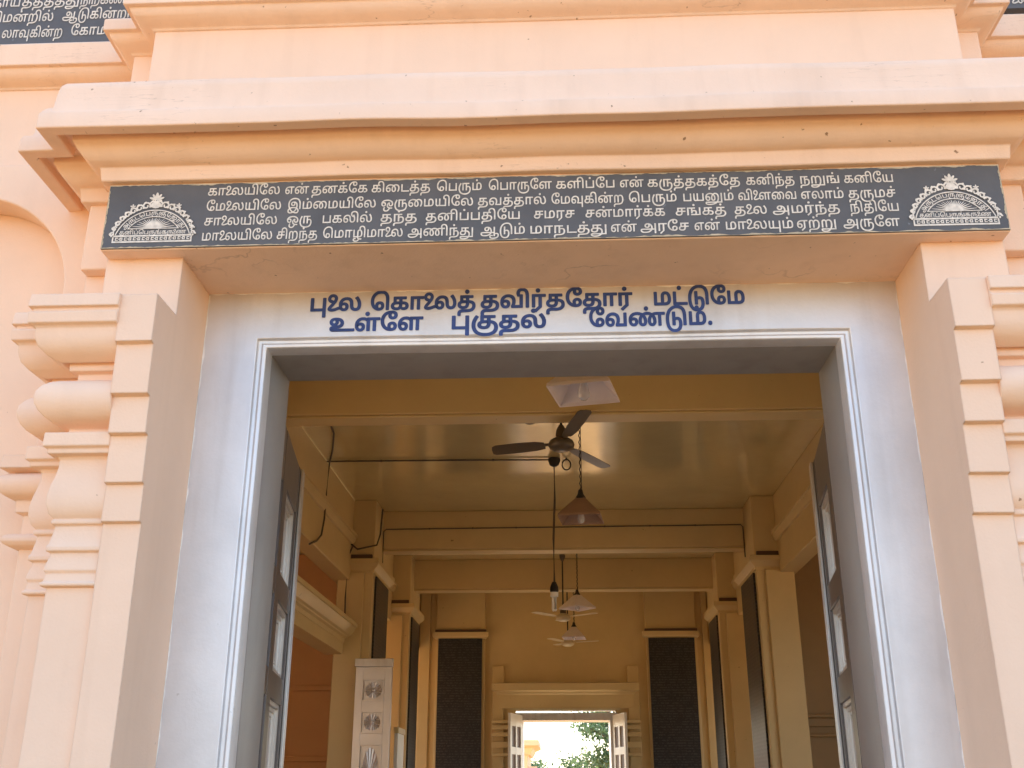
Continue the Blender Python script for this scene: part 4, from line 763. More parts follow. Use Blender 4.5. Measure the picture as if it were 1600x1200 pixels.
part("upper_cornice", bm, PEACHWORN, smooth=28, bevel=0.002)

# painted timber door frame with a stepped inner bead
bm = bmesh.new()
XI, XIR, ZI = -0.805, 0.770, 1.143
FR = [(-0.156, 0.0), (-0.006, 0.0), (-0.004, 0.010), (0.006, 0.012), (0.010, 0.002), (0.020, 0.004), (0.024, 0.022), (0.0245, 0.05), (-0.156, 0.05)]
FR2 = [(-0.156, 0.0505), (0.0235, 0.0505), (0.026, 0.055), (0.027, 0.235), (-0.156, 0.235)]
# profile (inward, depth) carried round jamb, head, jamb with mitres
def frame_sweep(bm, prof, xl, xr, zt, zb, y0):
    rings = []
    for (x, z, kx, kz) in ((xl, zb, 1, 0), (xl, zt, 1, -1), (xr, zt, -1, -1), (xr, zb, -1, 0)):
        rings.append([bm.verts.new((x + kx * a, y0 + d, z + kz * a)) for a, d in prof])
    n = len(prof)
    for a, b in zip(rings, rings[1:]):
        for k in range(n):
            bm.faces.new((a[k], a[(k + 1) % n], b[(k + 1) % n], b[k]))
    bm.faces.new(rings[0]); bm.faces.new(rings[-1][::-1])
frame_sweep(bm, FR, XI, XIR, ZI, -1.25, 2.60)
bmesh.ops.subdivide_edges(bm, edges=[e for e in bm.edges if e.calc_length() > 1.0], cuts=20)
for v in bm.verts:
    q = v.co * 2.7
    v.co.x += noise.noise(q) * 0.0016
    v.co.z += noise.noise(q + Vector((9, 2, 5))) * 0.0016
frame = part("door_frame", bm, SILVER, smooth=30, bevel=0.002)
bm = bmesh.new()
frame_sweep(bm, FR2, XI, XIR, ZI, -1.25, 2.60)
part("jamb_reveal", bm, JAMBDARK, frame, smooth=30)
bm = bmesh.new()
write_words(bm, FRAME_WORDS, 2.5985, 0.000066, 0, brush=34, dz=-0.003)
fb_ = bmesh.new()
def flake(pts, inward, y, base, amp, seed):
    rnd = random.Random(seed)
    a, b = [], []
    for x, z in pts:
        n = noise.noise((x * 23 + seed, z * 23, seed * 1.7))
        k = max(0.0004, base + amp * n + rnd.uniform(-0.0006, 0.0006))
        a.append(fb_.verts.new((x, y, z)))
        b.append(fb_.verts.new((x + inward[0] * k, y, z + inward[1] * k)))
    for i in range(len(pts) - 1):
        fb_.faces.new((a[i], a[i + 1], b[i + 1], b[i]))
N = 260
flake([(XL - 0.004, -1.2 + 2.48 * i / N) for i in range(N + 1)], (1, 0), 2.5988, 0.0065, 0.004, 1)
flake([(XR + 0.004, -1.2 + 2.48 * i / N) for i in range(N + 1)], (-1, 0), 2.5988, 0.0065, 0.004, 2)
flake([(XL + (XR - XL) * i / N, 1.2855) for i in range(N + 1)], (0, -1), 2.5986, 0.003, 0.006, 3)
part("flaked_edge", fb_, mat("bare_white_filler", (0.86, 0.85, 0.82), 0.7, var=0.12, var_scale=30), frame, smooth=0)
lt = part("painted_lettering", bm, BLUE, smooth=0)
lt.parent = frame


# threshold and hall floor (the hall floor stands a step above the forecourt)
bm = bmesh.new()
box(bm, XL - 0.3, XR + 0.3, 1.9, 2.6, GZ, -1.43)
box(bm, XL - 0.2, XR + 0.2, 2.2, 2.6, -1.43, -1.26)
part("step", bm, STONE, bevel=0.006)
bm = bmesh.new()
box(bm, -6.4, 6.4, 2.6, 24.0, GZ, -1.25)
part("hall_floor", bm, STONE)

# door leaves, folded back into the hall
def door_leaf(w, h, rows, cols, th=0.055, fluted=False):
    # leaf in its own plane: x 0..w, z 0..h, face towards -y; returns (bmesh frame, bmesh panels)
    fb, pb = bmesh.new(), bmesh.new()
    st = 0.10
    xs = []
    cw = (w - st * (cols + 1)) / cols
    for c in range(cols):
        xs.append((st + c * (cw + st), st + c * (cw + st) + cw))
    # stiles
    e = [0] + [v for a in xs for v in a] + [w]
    for i in range(0, len(e), 2):
        box(fb, e[i], e[i + 1], 0, th, 0, h)
    zs = sorted(rows)
    zz = [0] + [v for a in zs for v in a] + [h]
    for (xa, xb) in xs:
        for i in range(0, len(zz), 2):
            box(fb, xa, xb, 0.001, th - 0.001, zz[i], zz[i + 1])
        for (za, zb) in zs:
            # recessed field with two stepped mouldings and a carved centre
            box(pb, xa, xb, th * 0.42, th * 0.58, za, zb)
            for sd in (1, -1):
                for k, (ins, dp) in enumerate(((0.0, 0.10 if fluted else -0.22), (0.014, 0.22), (0.026, 0.3))):
                    d0 = th * 0.42 - (th * 0.42) * (1 - dp * 1.9) if sd > 0 else 0
                    y0, y1 = (th * dp, th * 0.42) if sd > 0 else (th * 0.58, th * (1 - dp))
                    t = 0.0125
                    a, b, c, d = xa + ins, xb - ins, za + ins, zb - ins
                    box(pb, a, a + t, y0, y1, c, d)
                    box(pb, b - t, b, y0, y1, c, d)
                    box(pb, a + t, b - t, y0, y1, c, c + t)
                    box(pb, a + t, b - t, y0, y1, d - t, d)
                cx, cz = (xa + xb) / 2, (za + zb) / 2
                rx, rz = (xb - xa) / 2 - 0.04, (zb - za) / 2 - 0.04
                ys = th * 0.42 if sd > 0 else th * 0.58
                n = 32
                if fluted:
                    # a carved field of upright reeds
                    k = 7
                    pw = (xb - xa - 0.084) / k
                    for q in range(k):
                        c0 = xa + 0.042 + (q + 0.5) * pw
                        dpt = 0.010 + 0.006 * (1 - abs(q - 3) / 3)
                        pts = [(c0 + pw * 0.48 * math.cos(R(g)), ys - sd * dpt * math.sin(R(g))) for g in range(0, 181, 30)]
                        prism(pb, pts, 'z', za + 0.05, zb - 0.05)
                elif rx > 0.02:
                    ce = pb.verts.new((cx, ys - sd * 0.012, cz))
                    ring = []
                    for k in range(n):
                        a = 2 * math.pi * k / n
                        ring.append(pb.verts.new((cx + rx * math.cos(a), ys - sd * (0.014 if k % 2 else 0.001), cz + rz * math.sin(a))))
                    for k in range(n):
                        pb.faces.new((ce, ring[k], ring[(k + 1) % n]))
                    if zb - za < 0.4:
                        kb = bmesh.new()
                        bmesh.ops.create_icosphere(kb, subdivisions=2, radius=min(rx, rz) * 0.3)
                        vm = {}
                        for v in kb.verts:
                            vm[v] = pb.verts.new((cx + v.co.x, ys - sd * 0.022 + v.co.y * 0.7, cz + v.co.z))
                        for f in kb.faces:
                            pb.faces.new([vm[v] for v in f.verts])
                        kb.free()
    return fb, pb

def place_leaf(name, label, hinge, end, zt, zb, rows, cols, flip=False, m=SILVER, th=0.085, pm=None, fluted=False, label_bead=None):
    hx, hy = hinge
    dx, dy = end[0] - hx, end[1] - hy
    w = math.hypot(dx, dy)
    rr = [(a - zb, b - zb) for a, b in rows]
    fb, pb = door_leaf(w, zt - zb, rr, cols, th, fluted)
    eb = bmesh.new()
    for q in (0.010, 0.045):
        box(eb, w - q - 0.018, w - q, -0.012, -0.0005, 0.0, zt - zb)
        box(eb, w - q - 0.018, w - q, th + 0.0005, th + 0.012, 0.0, zt - zb)
    box(eb, w, w + 0.014, 0.008, th - 0.008, 0.0, zt - zb)
    ang = math.atan2(dy, dx)
    M = Matrix.Translation((hx, hy, zb)) @ Matrix.Rotation(ang, 4, 'Z')
    if flip:
        M = M @ Matrix.Translation((0, -th, 0))
    for b in (fb, pb, eb):
        b.transform(M)
    f = part(name, fb, m, bevel=0.003)
    if label: f["label"] = label
    q = part("door_panel", pb, pm or m, smooth=20)
    q.parent = f
    if fluted:
        q = part("edge_bead", eb, pm or m, bevel=0.003)
        q.parent = f
    return f

ROWS = [(0.665, 0.945), (0.36, 0.58), (-0.33, 0.275), (-0.75, -0.42), (-1.12, -0.83)]
DOORLIT = mat("lit_door_silver", (0.62, 0.585, 0.55), 0.32, metal=0.6, var=0.08, var_scale=6)  # leaf silver brightened: light caught by the mouldings is put into the colour
DOORSHADED = mat("shaded_door_silver", (0.125, 0.105, 0.096), 0.36, metal=0.25, var=0.08, var_scale=5, bump=0.06, bump_scale=12)  # same silver darkened: shade on the stiles and rails is put into the colour
place_leaf("door_leaf", None, (-0.835, 2.87), (-0.965, 3.80), 1.12, -1.22, ROWS, 2, m=DOORSHADED, pm=DOORLIT, fluted=True)
place_leaf("door_leaf", None, (0.80, 2.87), (0.93, 3.79), 1.12, -1.22, ROWS, 2, flip=True, m=DOORSHADED, pm=DOORLIT, fluted=True)

# ------------------------------------------------------------------ the temple: long hall behind
ZC = 4.06
XW0, XW1 = -3.04, 3.12       # nave side walls
bm = bmesh.new()
box(bm, -3.3, 3.4, 2.9, 23.3, ZC, ZC + 0.25)
part("hall_ceiling", bm, CEIL, smooth=0)
bm = bmesh.new()
box(bm, -6.6, -3.3, 2.9, 23.3, 3.5, 3.7)
box(bm, 3.4, 6.6, 2.9, 23.3, 3.5, 3.7)
part("aisle_ceiling", bm, OCHRE, smooth=0)
bm = bmesh.new()
# inner skin of the entrance wall
box(bm, -6.4, XL - 0.0, 2.85, 2.86, -1.25, 4.3)
box(bm, XR + 0.0, 6.4, 2.85, 2.86, -1.25, 4.3)
box(bm, XL, XR, 2.85, 2.86, 1.29, 4.3)
part("entrance_wall_lining", bm, OCHRE, smooth=0)
bm = bmesh.new()
box(bm, -6.5, 6.5, 2.63, 2.84, 2.9, 7.6)
part("unseen_shade_wall", bm, PEACH, smooth=0)  # unseen height above view, added to lengthen the facade's shadow on the forecourt

# beams across the nave
for (y0, y1, zb) in ((9.7, 9.97, 3.424), (15.9, 16.2, 3.44), (19.56, 19.86, 3.49)):
    bm = bmesh.new()
    box(bm, -2.72 if y0 > 12 else -3.04, 2.80 if y0 > 12 else 3.12, y0, y1, zb + 0.03, ZC)
    box(bm, -2.72 if y0 > 12 else -3.04, 2.80 if y0 > 12 else 3.12, y0 + 0.012, y1 - 0.012, zb, zb + 0.03)
    part("ceiling_beam", bm, OCHRE, bevel=0.012)

# nave side walls above the aisle openings, with a running moulding
for sg, xw in ((-1, XW0), (1, XW1)):
    bm = bmesh.new()
    lo, hi = sorted((xw, xw + sg * 0.25))
    zb = 2.93 if sg > 0 else 2.86
    box(bm, lo, hi, 2.86, 23.0, zb, ZC)
    part("clerestory_wall", bm, OCHRE, bevel=0.01)
    bm = bmesh.new()
    pr = [(-0.02, 3.37), (0.03, 3.38), (0.06, 3.43), (0.065, 3.47), (0.085, 3.475), (0.085, 3.52), (-0.02, 3.53)]
    pts = [(xw, 3.2), (xw, 9.65)], [(xw, 10.02), (xw, 15.15)], [(xw, 16.65), (xw, 19.05)]
    for q in pts:
        if sg < 0: q = q[::-1]
        sweep(bm, pr, q[::-1] if sg > 0 and False else q, amp=0)
    part("wall_moulding", bm, OCHRE, smooth=28)

# pillars engaged on the side walls: shaft, upper shaft, capital with a dark brown strip above
def pillar(sg, y0, y1, xin, xout):
    bm = bmesh.new()
    lo, hi = sorted((xin, xout))
    box(bm, lo, hi, y0, y1, -1.25, ZC)
    lo, hi = sorted((xin + sg * 0.12, xout))
    box(bm, lo, hi, y0 - 0.05, y0 - 0.001, -1.25, 2.98)
    o = part("hall_pillar", bm, OCHRE, bevel=0.012)
    bm = bmesh.new()
    pr = [(-0.03, 2.98), (0.012, 2.98), (0.016, 3.02), (0.06, 3.06), (0.085, 3.10), (0.085, 3.17), (-0.03, 3.172)]
    pts = [(xout, y0), (xin, y0), (xin, y1), (xout, y1)]
    if sg < 0:
        pts = pts[::-1]
    # outward is to the left of travel: right-hand pillars run wall -> nave along the near face
    sweep(bm, pr, pts if sg > 0 else pts, amp=0)
    c = part("capital", bm, OCHRE, smooth=28)
    c.parent = o
    bm = bmesh.new()
    lo, hi = sorted((xin + sg * 0.02, xout))
    box(bm, lo, hi, y0 - 0.055, y1 + 0.055, 3.173, 3.235)  # dark brown strip above the capital band
    c = part("dark_strip", bm, BROWN, smooth=0)
    c.parent = o
for y0, y1 in ((15.2, 16.6), (19.1, 20.4)):
    pillar(-1, y0, y1, -2.71, -3.22)
    pillar(1, y0, y1, 2.79, 3.32)

# end wall with pilasters and the far doorway
YE = 23.0
bm = bmesh.new()
box(bm, -6.4, -0.98, YE, YE + 0.3, -1.25, ZC + 0.2)
box(bm, 1.10, 6.4, YE, YE + 0.3, -1.25, ZC + 0.2)
box(bm, -0.98, 1.10, YE, YE + 0.3, 1.60, ZC + 0.2)
part("end_wall", bm, OCHRE, smooth=0)
for x0, x1 in ((-2.66, -1.62), (1.78, 2.84)):
    bm = bmesh.new()
    box(bm, x0, x1, YE - 0.12, YE - 0.001, -1.25, ZC)
    o = part("end_pilaster", bm, OCHRE, bevel=0.01)
    bm = bmesh.new()
    sweep(bm, [(-0.03, 3.06), (0.02, 3.06), (0.06, 3.09), (0.07, 3.12), (0.07, 3.19), (-0.03, 3.192)], [(x1, YE), (x1, YE - 0.12), (x0, YE - 0.12), (x0, YE)], amp=0)
    c = part("capital", bm, OCHRE, smooth=28)
    c.parent = o
    bm = bmesh.new()
    box(bm, x0 - 0.02, x1 + 0.02, YE - 0.17, YE - 0.002, 3.193, 3.245)  # dark brown strip above the pilaster's capital
    c = part("dark_strip", bm, BROWN, smooth=0)
    c.parent = o
# flat pilasters beside the far door with their band mouldings
for x0, x1, z1 in ((-1.46, -1.22, 2.5), (1.36, 1.60, 2.5), (-3.02, -2.8, ZC), (2.98, 3.10, ZC)):
    bm = bmesh.new()
    box(bm, x0, x1, YE - 0.06, YE - 0.001, -1.25, z1)
    o = part("far_door_pilaster", bm, OCHRE, bevel=0.008)
    if z1 < 3:
        xa, xb = (x0, -1.02) if x0 < 0 else (1.16, x1)
        for z0, zz, d in ((1.34, 1.40, 0.12), (1.22, 1.30, 0.08), (1.08, 1.16, 0.11), (0.86, 0.98, 0.10), (0.70, 0.76, 0.07)):
            bm = bmesh.new()
            box(bm, xa, xb, YE - 0.06 - d, YE - 0.061, z0, zz)
            part("band", bm, OCHRE, o, bevel=0.008)
bm = bmesh.new()
sweep(bm, [(-0.02, 1.64), (0.05, 1.64), (0.06, 1.9), (0.10, 1.93), (0.11, 1.96), (0.19, 1.99), (0.20, 2.13), (-0.02, 2.16)], [(1.40, YE), (1.40, YE - 0.05), (-1.27, YE - 0.05), (-1.27, YE)], amp=0)
part("far_door_cornice", bm, OCHRE, smooth=28)
bm = bmesh.new()
frame_sweep(bm, [(-0.15, 0.0), (0.0, 0.0), (0.02, 0.05), (0.02, 0.36), (-0.15, 0.36)], -0.83, 0.98, 1.405, -1.25, YE - 0.02)
part("far_door_frame", bm, SILVER)
bm = bmesh.new()
box(bm, -1.08, 1.20, YE - 0.11, YE - 0.062, 1.60, 1.635)
part("far_door_trim", bm, mat("pale_trim_paint", (0.6, 0.5, 0.28), 0.5), smooth=0)
FROWS = [(0.86, 1.26), (0.30, 0.72), (-0.3, 0.16), (-0.9, -0.45)]
PALEDOOR = mat("pale_door_paint", (0.74, 0.72, 0.64), 0.4, var=0.04)
def pierced_leaf(hinge, end):
    hx, hy = hinge
    w = math.hypot(end[0] - hx, end[1] - hy)
    fb, pb = bmesh.new(), bmesh.new()
    h = 2.72
    cols = [(0.14 * w, 0.44 * w), (0.56 * w, 0.86 * w)]
    e = [0] + [v for c in cols for v in c] + [w]
    for i in range(0, len(e), 2):
        box(fb, e[i], e[i + 1], 0, 0.05, 0, h)
    zz = [0] + sorted(v + 1.22 for r in FROWS for v in r) + [h]
    for c in cols:
        for i in range(0, len(zz), 2):
            box(fb, c[0], c[1], 0.001, 0.049, zz[i], zz[i + 1])
        for r in FROWS:
            box(pb, c[0], c[1], 0.02, 0.03, r[0] + 1.22, r[1] + 1.22)
    M = Matrix.Translation((hx, hy, -1.22)) @ Matrix.Rotation(math.atan2(end[1] - hy, end[0] - hx), 4, 'Z')
    fb.transform(M); pb.transform(M)
    f = part("door_leaf", fb, PALEDOOR)
    f["label"] = "small pale door leaf with dark slots at the far end of the hall"
    q = part("door_panel", pb, BROWN, smooth=0)
    q.parent = f
pierced_leaf((-0.88, YE - 0.04), (-1.09, YE - 0.85))
pierced_leaf((1.03, YE - 0.04), (1.23, YE - 0.85))

# left side: doorway cornice under the clerestory, aisle behind
bm = bmesh.new()
pr = [(-0.05, 1.98), (0.02, 1.98), (0.03, 2.03), (0.07, 2.045), (0.075, 2.06), (0.11, 2.075), (0.16, 2.14), (0.18, 2.18), (0.20, 2.185), (0.20, 2.24), (-0.05, 2.25)]
sweep(bm, pr, [(XW0 - 0.05, 15.15), (XW0 - 0.05, 3.0)], amp=0)
box(bm, XW0 - 0.30, XW0 - 0.04, 2.9, 15.2, 1.82, 2.24)
part("side_door_cornice", bm, OCHRE, smooth=28)
bm = bmesh.new()
box(bm, -6.4, -3.23, 16.3, 16.6, -1.25, 3.49)
for z0, z1, d in ((1.42, 1.50, 0.06), (0.42, 0.5, 0.05)):
    box(bm, -6.4, -3.23, 16.3 - d, 16.299, z0, z1)
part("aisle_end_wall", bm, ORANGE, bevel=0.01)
bm = bmesh.new()
box(bm, 3.33, 6.4, 16.3, 16.6, -1.25, 3.49)
for z0, z1, d in ((1.02, 1.07, 0.09), (0.90, 1.019, 0.05), (0.76, 0.80, 0.07)):
    box(bm, 3.36, 6.4, 16.3 - d, 16.299, z0, z1)
box(bm, 3.33, 3.42, 16.22, 16.299, -1.25, 3.0)
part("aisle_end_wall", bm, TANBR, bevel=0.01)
# unseen outer aisle walls, openings added and sized to let light into the hall
for sg in (-1, 1):
    bm = bmesh.new()
    x0, x1 = sorted((sg * 6.2, sg * 6.5))
    piers = ((2.85, 3.4), (6.0, 6.5), (9.2, 10.0), (12.8, 17.2), (19.5, 20.2), (22.5, 23.3)) if sg > 0 else ((2.85, 3.4), (6.0, 6.5), (8.6, 17.2), (19.5, 20.2), (22.5, 23.3))
    for y0, y1 in piers:
        box(bm, x0, x1, y0, y1, -1.25, 3.5)
    box(bm, x0 + 0.01, x1 - 0.01, 2.85, 12.9, 2.9, 3.5)
    box(bm, x0 + 0.01, x1 - 0.01, 17.1, 23.2, 2.6, 3.5)
    part("outer_wall", bm, PEACH, smooth=0)
bm = bmesh.new()
box(bm, -7.0, 7.0, 2.7, 23.6, ZC + 0.26, ZC + 0.5)
part("roof", bm, PEACH, smooth=0)

# silver leaves of the left side door, standing open into the nave
SROWS = [(1.18, 1.465), (0.755, 1.04), (-0.15, 0.61), (-1.0, -0.3)]
fl = place_leaf("door_leaf", "bright silver door leaf carved with square rosettes, open on the left of the hall", (-2.86, 15.05), (-2.355, 15.05), 1.635, -1.22, SROWS, 1, m=mat("bright_silver_paint", (0.70, 0.68, 0.68), 0.34, metal=0.55, var=0.07))
bm = bmesh.new()
box(bm, -2.875, -2.345, 15.02, 15.11, 1.636, 1.745)
hp = part("top_rail", bm, SILVER, bevel=0.006)
hp.parent = fl

fb = bmesh.new()
box(fb, -2.325, -2.275, 15.3, 15.9, -1.22, 0.77)
f2 = part("door_leaf", fb, PALEDOOR, bevel=0.004)
f2["label"] = "lower door leaf standing edge-on behind the carved silver one"
bm = bmesh.new()
box(bm, -2.335, -2.265, 15.28, 15.92, 0.771, 0.85)
part("top_rail", bm, OCHRE, f2, bevel=0.004)

# ------------------------------------------------------------------ inscription over the door
YP = 2.336
PX0, PX1, PZ0, PZ1 = -1.153, 1.113, 1.2865, 1.4715
ip = thing("inscription_panel", "long black panel of four Tamil lines above the doorway, a sunrise emblem at each end", "sign", (0, YP, PZ0))
def child(name, bm, m, parent, **k):
    o = obj(name, bm, m, None, **k)
    o.parent = parent
    o.matrix_parent_inverse = Matrix.Translation(-Vector(parent.location))
    return o
bm = bmesh.new()
nx = 60
top = [(PX0 + (PX1 - PX0) * i / nx, PZ1 + noise.noise((i * 0.9, 0, 0)) * 0.0016) for i in range(nx + 1)]
bot = [(PX0 + (PX1 - PX0) * i / nx, PZ0 + noise.noise((i * 0.9, 5, 0)) * 0.0014) for i in range(nx + 1)]
sidel = [(PX0 + noise.noise((0, 0, j)) * 0.002, PZ0 + (PZ1 - PZ0) * j / 8) for j in range(1, 8)]
prism(bm, bot[::-1] + sidel + top, 'y', YP - 0.004, YP + 0.004)
child("granite_slab", bm, GRANITE, ip, smooth=0)
bm = bmesh.new()
def worn(bm, pts, inward, y):
    # chipped rim: irregular tan strip along the slab's edge
    n = len(pts)
    rnd = random.Random(3)
    a = [bm.verts.new((x, y, z)) for x, z in pts]
    b = []
    for i, (x, z) in enumerate(pts):
        k = max(0.0006, 0.0022 + 0.0045 * noise.noise((x * 19, z * 31, 2)) + rnd.uniform(-0.0012, 0.0018))
        b.append(bm.verts.new((x + inward[0] * k, y, z + inward[1] * k)))
    for i in range(n - 1):
        bm.faces.new((a[i], a[i + 1], b[i + 1], b[i]))
N = 300
worn(bm, [(PX0 + (PX1 - PX0) * i / N, PZ1 - 0.0005) for i in range(N + 1)], (0, -1), YP - 0.0047)
worn(bm, [(PX0 + (PX1 - PX0) * i / N, PZ0 + 0.0005) for i in range(N + 1)], (0, 1), YP - 0.00465)
worn(bm, [(PX0 + 0.0005, PZ0 + (PZ1 - PZ0) * i / 40) for i in range(41)], (1, 0), YP - 0.0046)
worn(bm, [(PX1 - 0.0005, PZ0 + (PZ1 - PZ0) * i / 40) for i in range(41)], (-1, 0), YP - 0.00455)
child("worn_edge", bm, mat("chipped_tan_edge", (0.48, 0.40, 0.27), 0.8, var=0.3, var_scale=40), ip, smooth=0)
bm = bmesh.new()
write_words(bm, PANEL_WORDS, YP - 0.0052, 0.0000385, 0, brush=10, dz=-0.0005)
child("lettering", bm, CREAM, ip, smooth=0)

def emblem(cx, z0, w, skew=0.0):
    bm = bmesh.new()
    y = YP - 0.0052
    lev = [0]
    def f(u, v): return (cx + u * w, y, z0 + v * w)
    def poly(pts, dy=0.0):
        lev[0] += 1
        q = y - 0.000012 * lev[0]
        fill(bm, [pts], lambda u, v: (cx + u * w, q, z0 + v * w))
    def ringarc(c, r, t, a0, a1, n=48):
        o = [(r * math.cos(R(a0 + (a1 - a0) * i / n)), c + r * math.sin(R(a0 + (a1 - a0) * i / n))) for i in range(n + 1)]
        q = [((r - t) * math.cos(R(a0 + (a1 - a0) * i / n)), c + (r - t) * math.sin(R(a0 + (a1 - a0) * i / n))) for i in range(n + 1)]
        poly(o + q[::-1])
    def disc(u, v, r, sx=1.0, rot=0.0, n=12):
        poly([(u + r * (sx * math.cos(2 * math.pi * i / n) * math.cos(rot) - math.sin(2 * math.pi * i / n) * math.sin(rot)), v + r * (sx * math.cos(2 * math.pi * i / n) * math.sin(rot) + math.sin(2 * math.pi * i / n) * math.cos(rot))) for i in range(n)])
    # plinth with a row of key marks left dark
    poly([(-0.5, 0), (0.5, 0), (0.5, 0.022), (-0.5, 0.022)])
    poly([(-0.49, 0.082), (0.49, 0.082), (0.49, 0.104), (-0.49, 0.104)])
    for s in (-0.5, 0.482):
        poly([(s, 0.022), (s + 0.018, 0.022), (s + 0.018, 0.082), (s, 0.082)])
    x = -0.46
    k = 0
    while x < 0.44:
        poly([(x, 0.030), (x + 0.036, 0.030), (x + 0.036, 0.042), (x, 0.042)])
        poly([(x, 0.060), (x + 0.036, 0.060), (x + 0.036, 0.074), (x, 0.074)])
        poly([(x, 0.042), (x + 0.012, 0.042), (x + 0.012, 0.060), (x, 0.060)])
        if k % 2: poly([(x + 0.024, 0.042), (x + 0.036, 0.042), (x + 0.036, 0.060), (x + 0.024, 0.060)])
        else: disc(x + 0.046, 0.052, 0.007)
        x += 0.056
        k += 1
    # arches
    ringarc(-0.038, 0.494, 0.014, 17, 163)
    ringarc(-0.026, 0.390, 0.012, 33.5, 146.5)
    poly([(-0.315, 0.186), (0.315, 0.186), (0.315, 0.197), (-0.315, 0.197)])
    # half sun and rays
    poly([(0.105 * math.cos(R(a)), 0.197 + 0.062 * math.sin(R(a))) for a in range(0, 181, 12)])
    for i in range(19):
        a = R(6 + i * 168 / 18)
        t = 0.0
        d = Vector((math.cos(a), math.sin(a)))
        L = 0.05
        while (Vector((0, 0.197)) + d * L - Vector((0, -0.026))).length < 0.362 and L < 0.30: L += 0.005
        if i % 2: L *= 0.92
        n = Vector((-d.y, d.x))
        o = Vector((0, 0.197))
        b = o + d * 0.05
        hw = 0.0105
        poly([tuple(b + n * hw), tuple(b - n * hw), tuple(o + d * L - n * 0.002), tuple(o + d * L + n * 0.002)], 0.0002)
    # row of letters
    gl = EMBLEM_ROW
    pen = 0; pieces = []
    for g in gl:
        a, C = glyph(g, 14); pieces.append((pen, C)); pen += a
    s = 0.84 / pen
    for pn, C in pieces:
        fill_glyph(bm, C, lambda xx, yy: f(-0.42 + (xx + pn) * s, 0.116 + yy * 0.000082))
    # letters round the arch
    pen = 0; pieces = []
    for g in EMBLEM_ARC:
        a, C = glyph(g, 14); pieces.append((pen, a, C)); pen += a
    for pn, a, C in pieces:
        th = R(150 - (pn + a / 2) / pen * 120)
        rr = 0.415
        k = 120 * math.pi / 180 * rr / pen
        ux, uv = math.sin(th), -math.cos(th)
        def g2(xx, yy):
            dx = (xx - a / 2) * k; dy = yy * 0.000085
            return f(rr * math.cos(th) + ux * dx + math.cos(th) * dy, -0.030 + rr * math.sin(th) + uv * dx + math.sin(th) * dy)
        fill_glyph(bm, C, g2)
    # scrollwork crest outside the arch
    for sgn in (-1, 1):
        for i in range(9):
            a = 88 - i * 8.6
            rb = 0.502 + 0.004
            c = Vector((sgn * rb * math.cos(R(a)), -0.038 + rb * math.sin(R(a))))
            rad = Vector((sgn * math.cos(R(a)), math.sin(R(a))))
            tan = Vector((sgn * math.sin(R(a)), -math.cos(R(a))))
            h = 0.118 - i * 0.0085
            pts = []
            for j in range(15):
                t = j / 14
                rr = h * (0.5 - 0.34 * t)
                an = math.pi * (1.2 - 2.35 * t)
                pts.append(tuple(c + rad * (h * 0.52 + rr * math.sin(an)) + tan * (rr * math.cos(an) + 0.02)))
            poly(stroke(pts, [0.0125 - 0.004 * j / 14 for j in range(15)]))
            q = c + rad * h * 0.95 + tan * 0.03
            disc(q.x, q.y, 0.020, 0.6, math.atan2(rad.y, rad.x) + 0.6)
            q = c + rad * h * 0.35 + tan * 0.045
            disc(q.x, q.y, 0.016, 0.7, math.atan2(rad.y, rad.x) - 0.6)
            if i in (0, 3):
                q = c + rad * (h * 1.18) + tan * 0.005
                for p in range(5):
                    an = 2 * math.pi * p / 5 + 0.3
                    disc(q.x + 0.020 * math.cos(an), q.y + 0.020 * math.sin(an), 0.017, 0.5, an - math.pi / 2)
        # outer stepped edge down to the plinth
        pts = [(sgn * 0.485, 0.10), (sgn * 0.492, 0.18), (sgn * 0.475, 0.24), (sgn * 0.487, 0.28)]
        poly(stroke(smooth_line(pts, 4), 0.007))
    for p in range(5):
        an = R(90 + (p - 2) * 34)
        disc(0.055 * math.cos(an), 0.59 + 0.055 * math.sin(an), 0.055 if p == 2 else 0.046, 0.36, an - math.pi / 2)
    disc(0, 0.52, 0.05, 1.3)
    return bm
child("emblem", emblem(-1.0235, 1.302, 0.206), CREAM, ip, smooth=0)
child("emblem", emblem(0.9860, 1.301, 0.208), CREAM, ip, smooth=0)

up = thing("inscription_panel", "dark panel of cream Tamil text high on the wall at the top left corner", "sign", (-1.9, 2.63, 2.166))
bm = bmesh.new()
box(bm, -3.2, -1.23, 2.592, 2.632, 2.14, 2.62)
child("granite_slab", bm, GRANITE, up, smooth=0)
bm = bmesh.new()
write_words(bm, UPPER_WORDS, 2.5905, 0.000052, 0, brush=10)
child("lettering", bm, CREAM, up, smooth=0)
up = thing("inscription_panel", "dark panel of cream Tamil text showing only a sliver at the top right corner", "sign", (1.9, 2.63, 2.166))
bm = bmesh.new()
box(bm, 1.21, 3.2, 2.592, 2.632, 2.172, 2.62)
child("granite_slab", bm, GRANITE, up, smooth=0)
bm = bmesh.new()
write_words(bm, UPRIGHT_WORDS, 2.5905, 0.000052, 0, brush=10)
child("lettering", bm, CREAM, up, smooth=0)

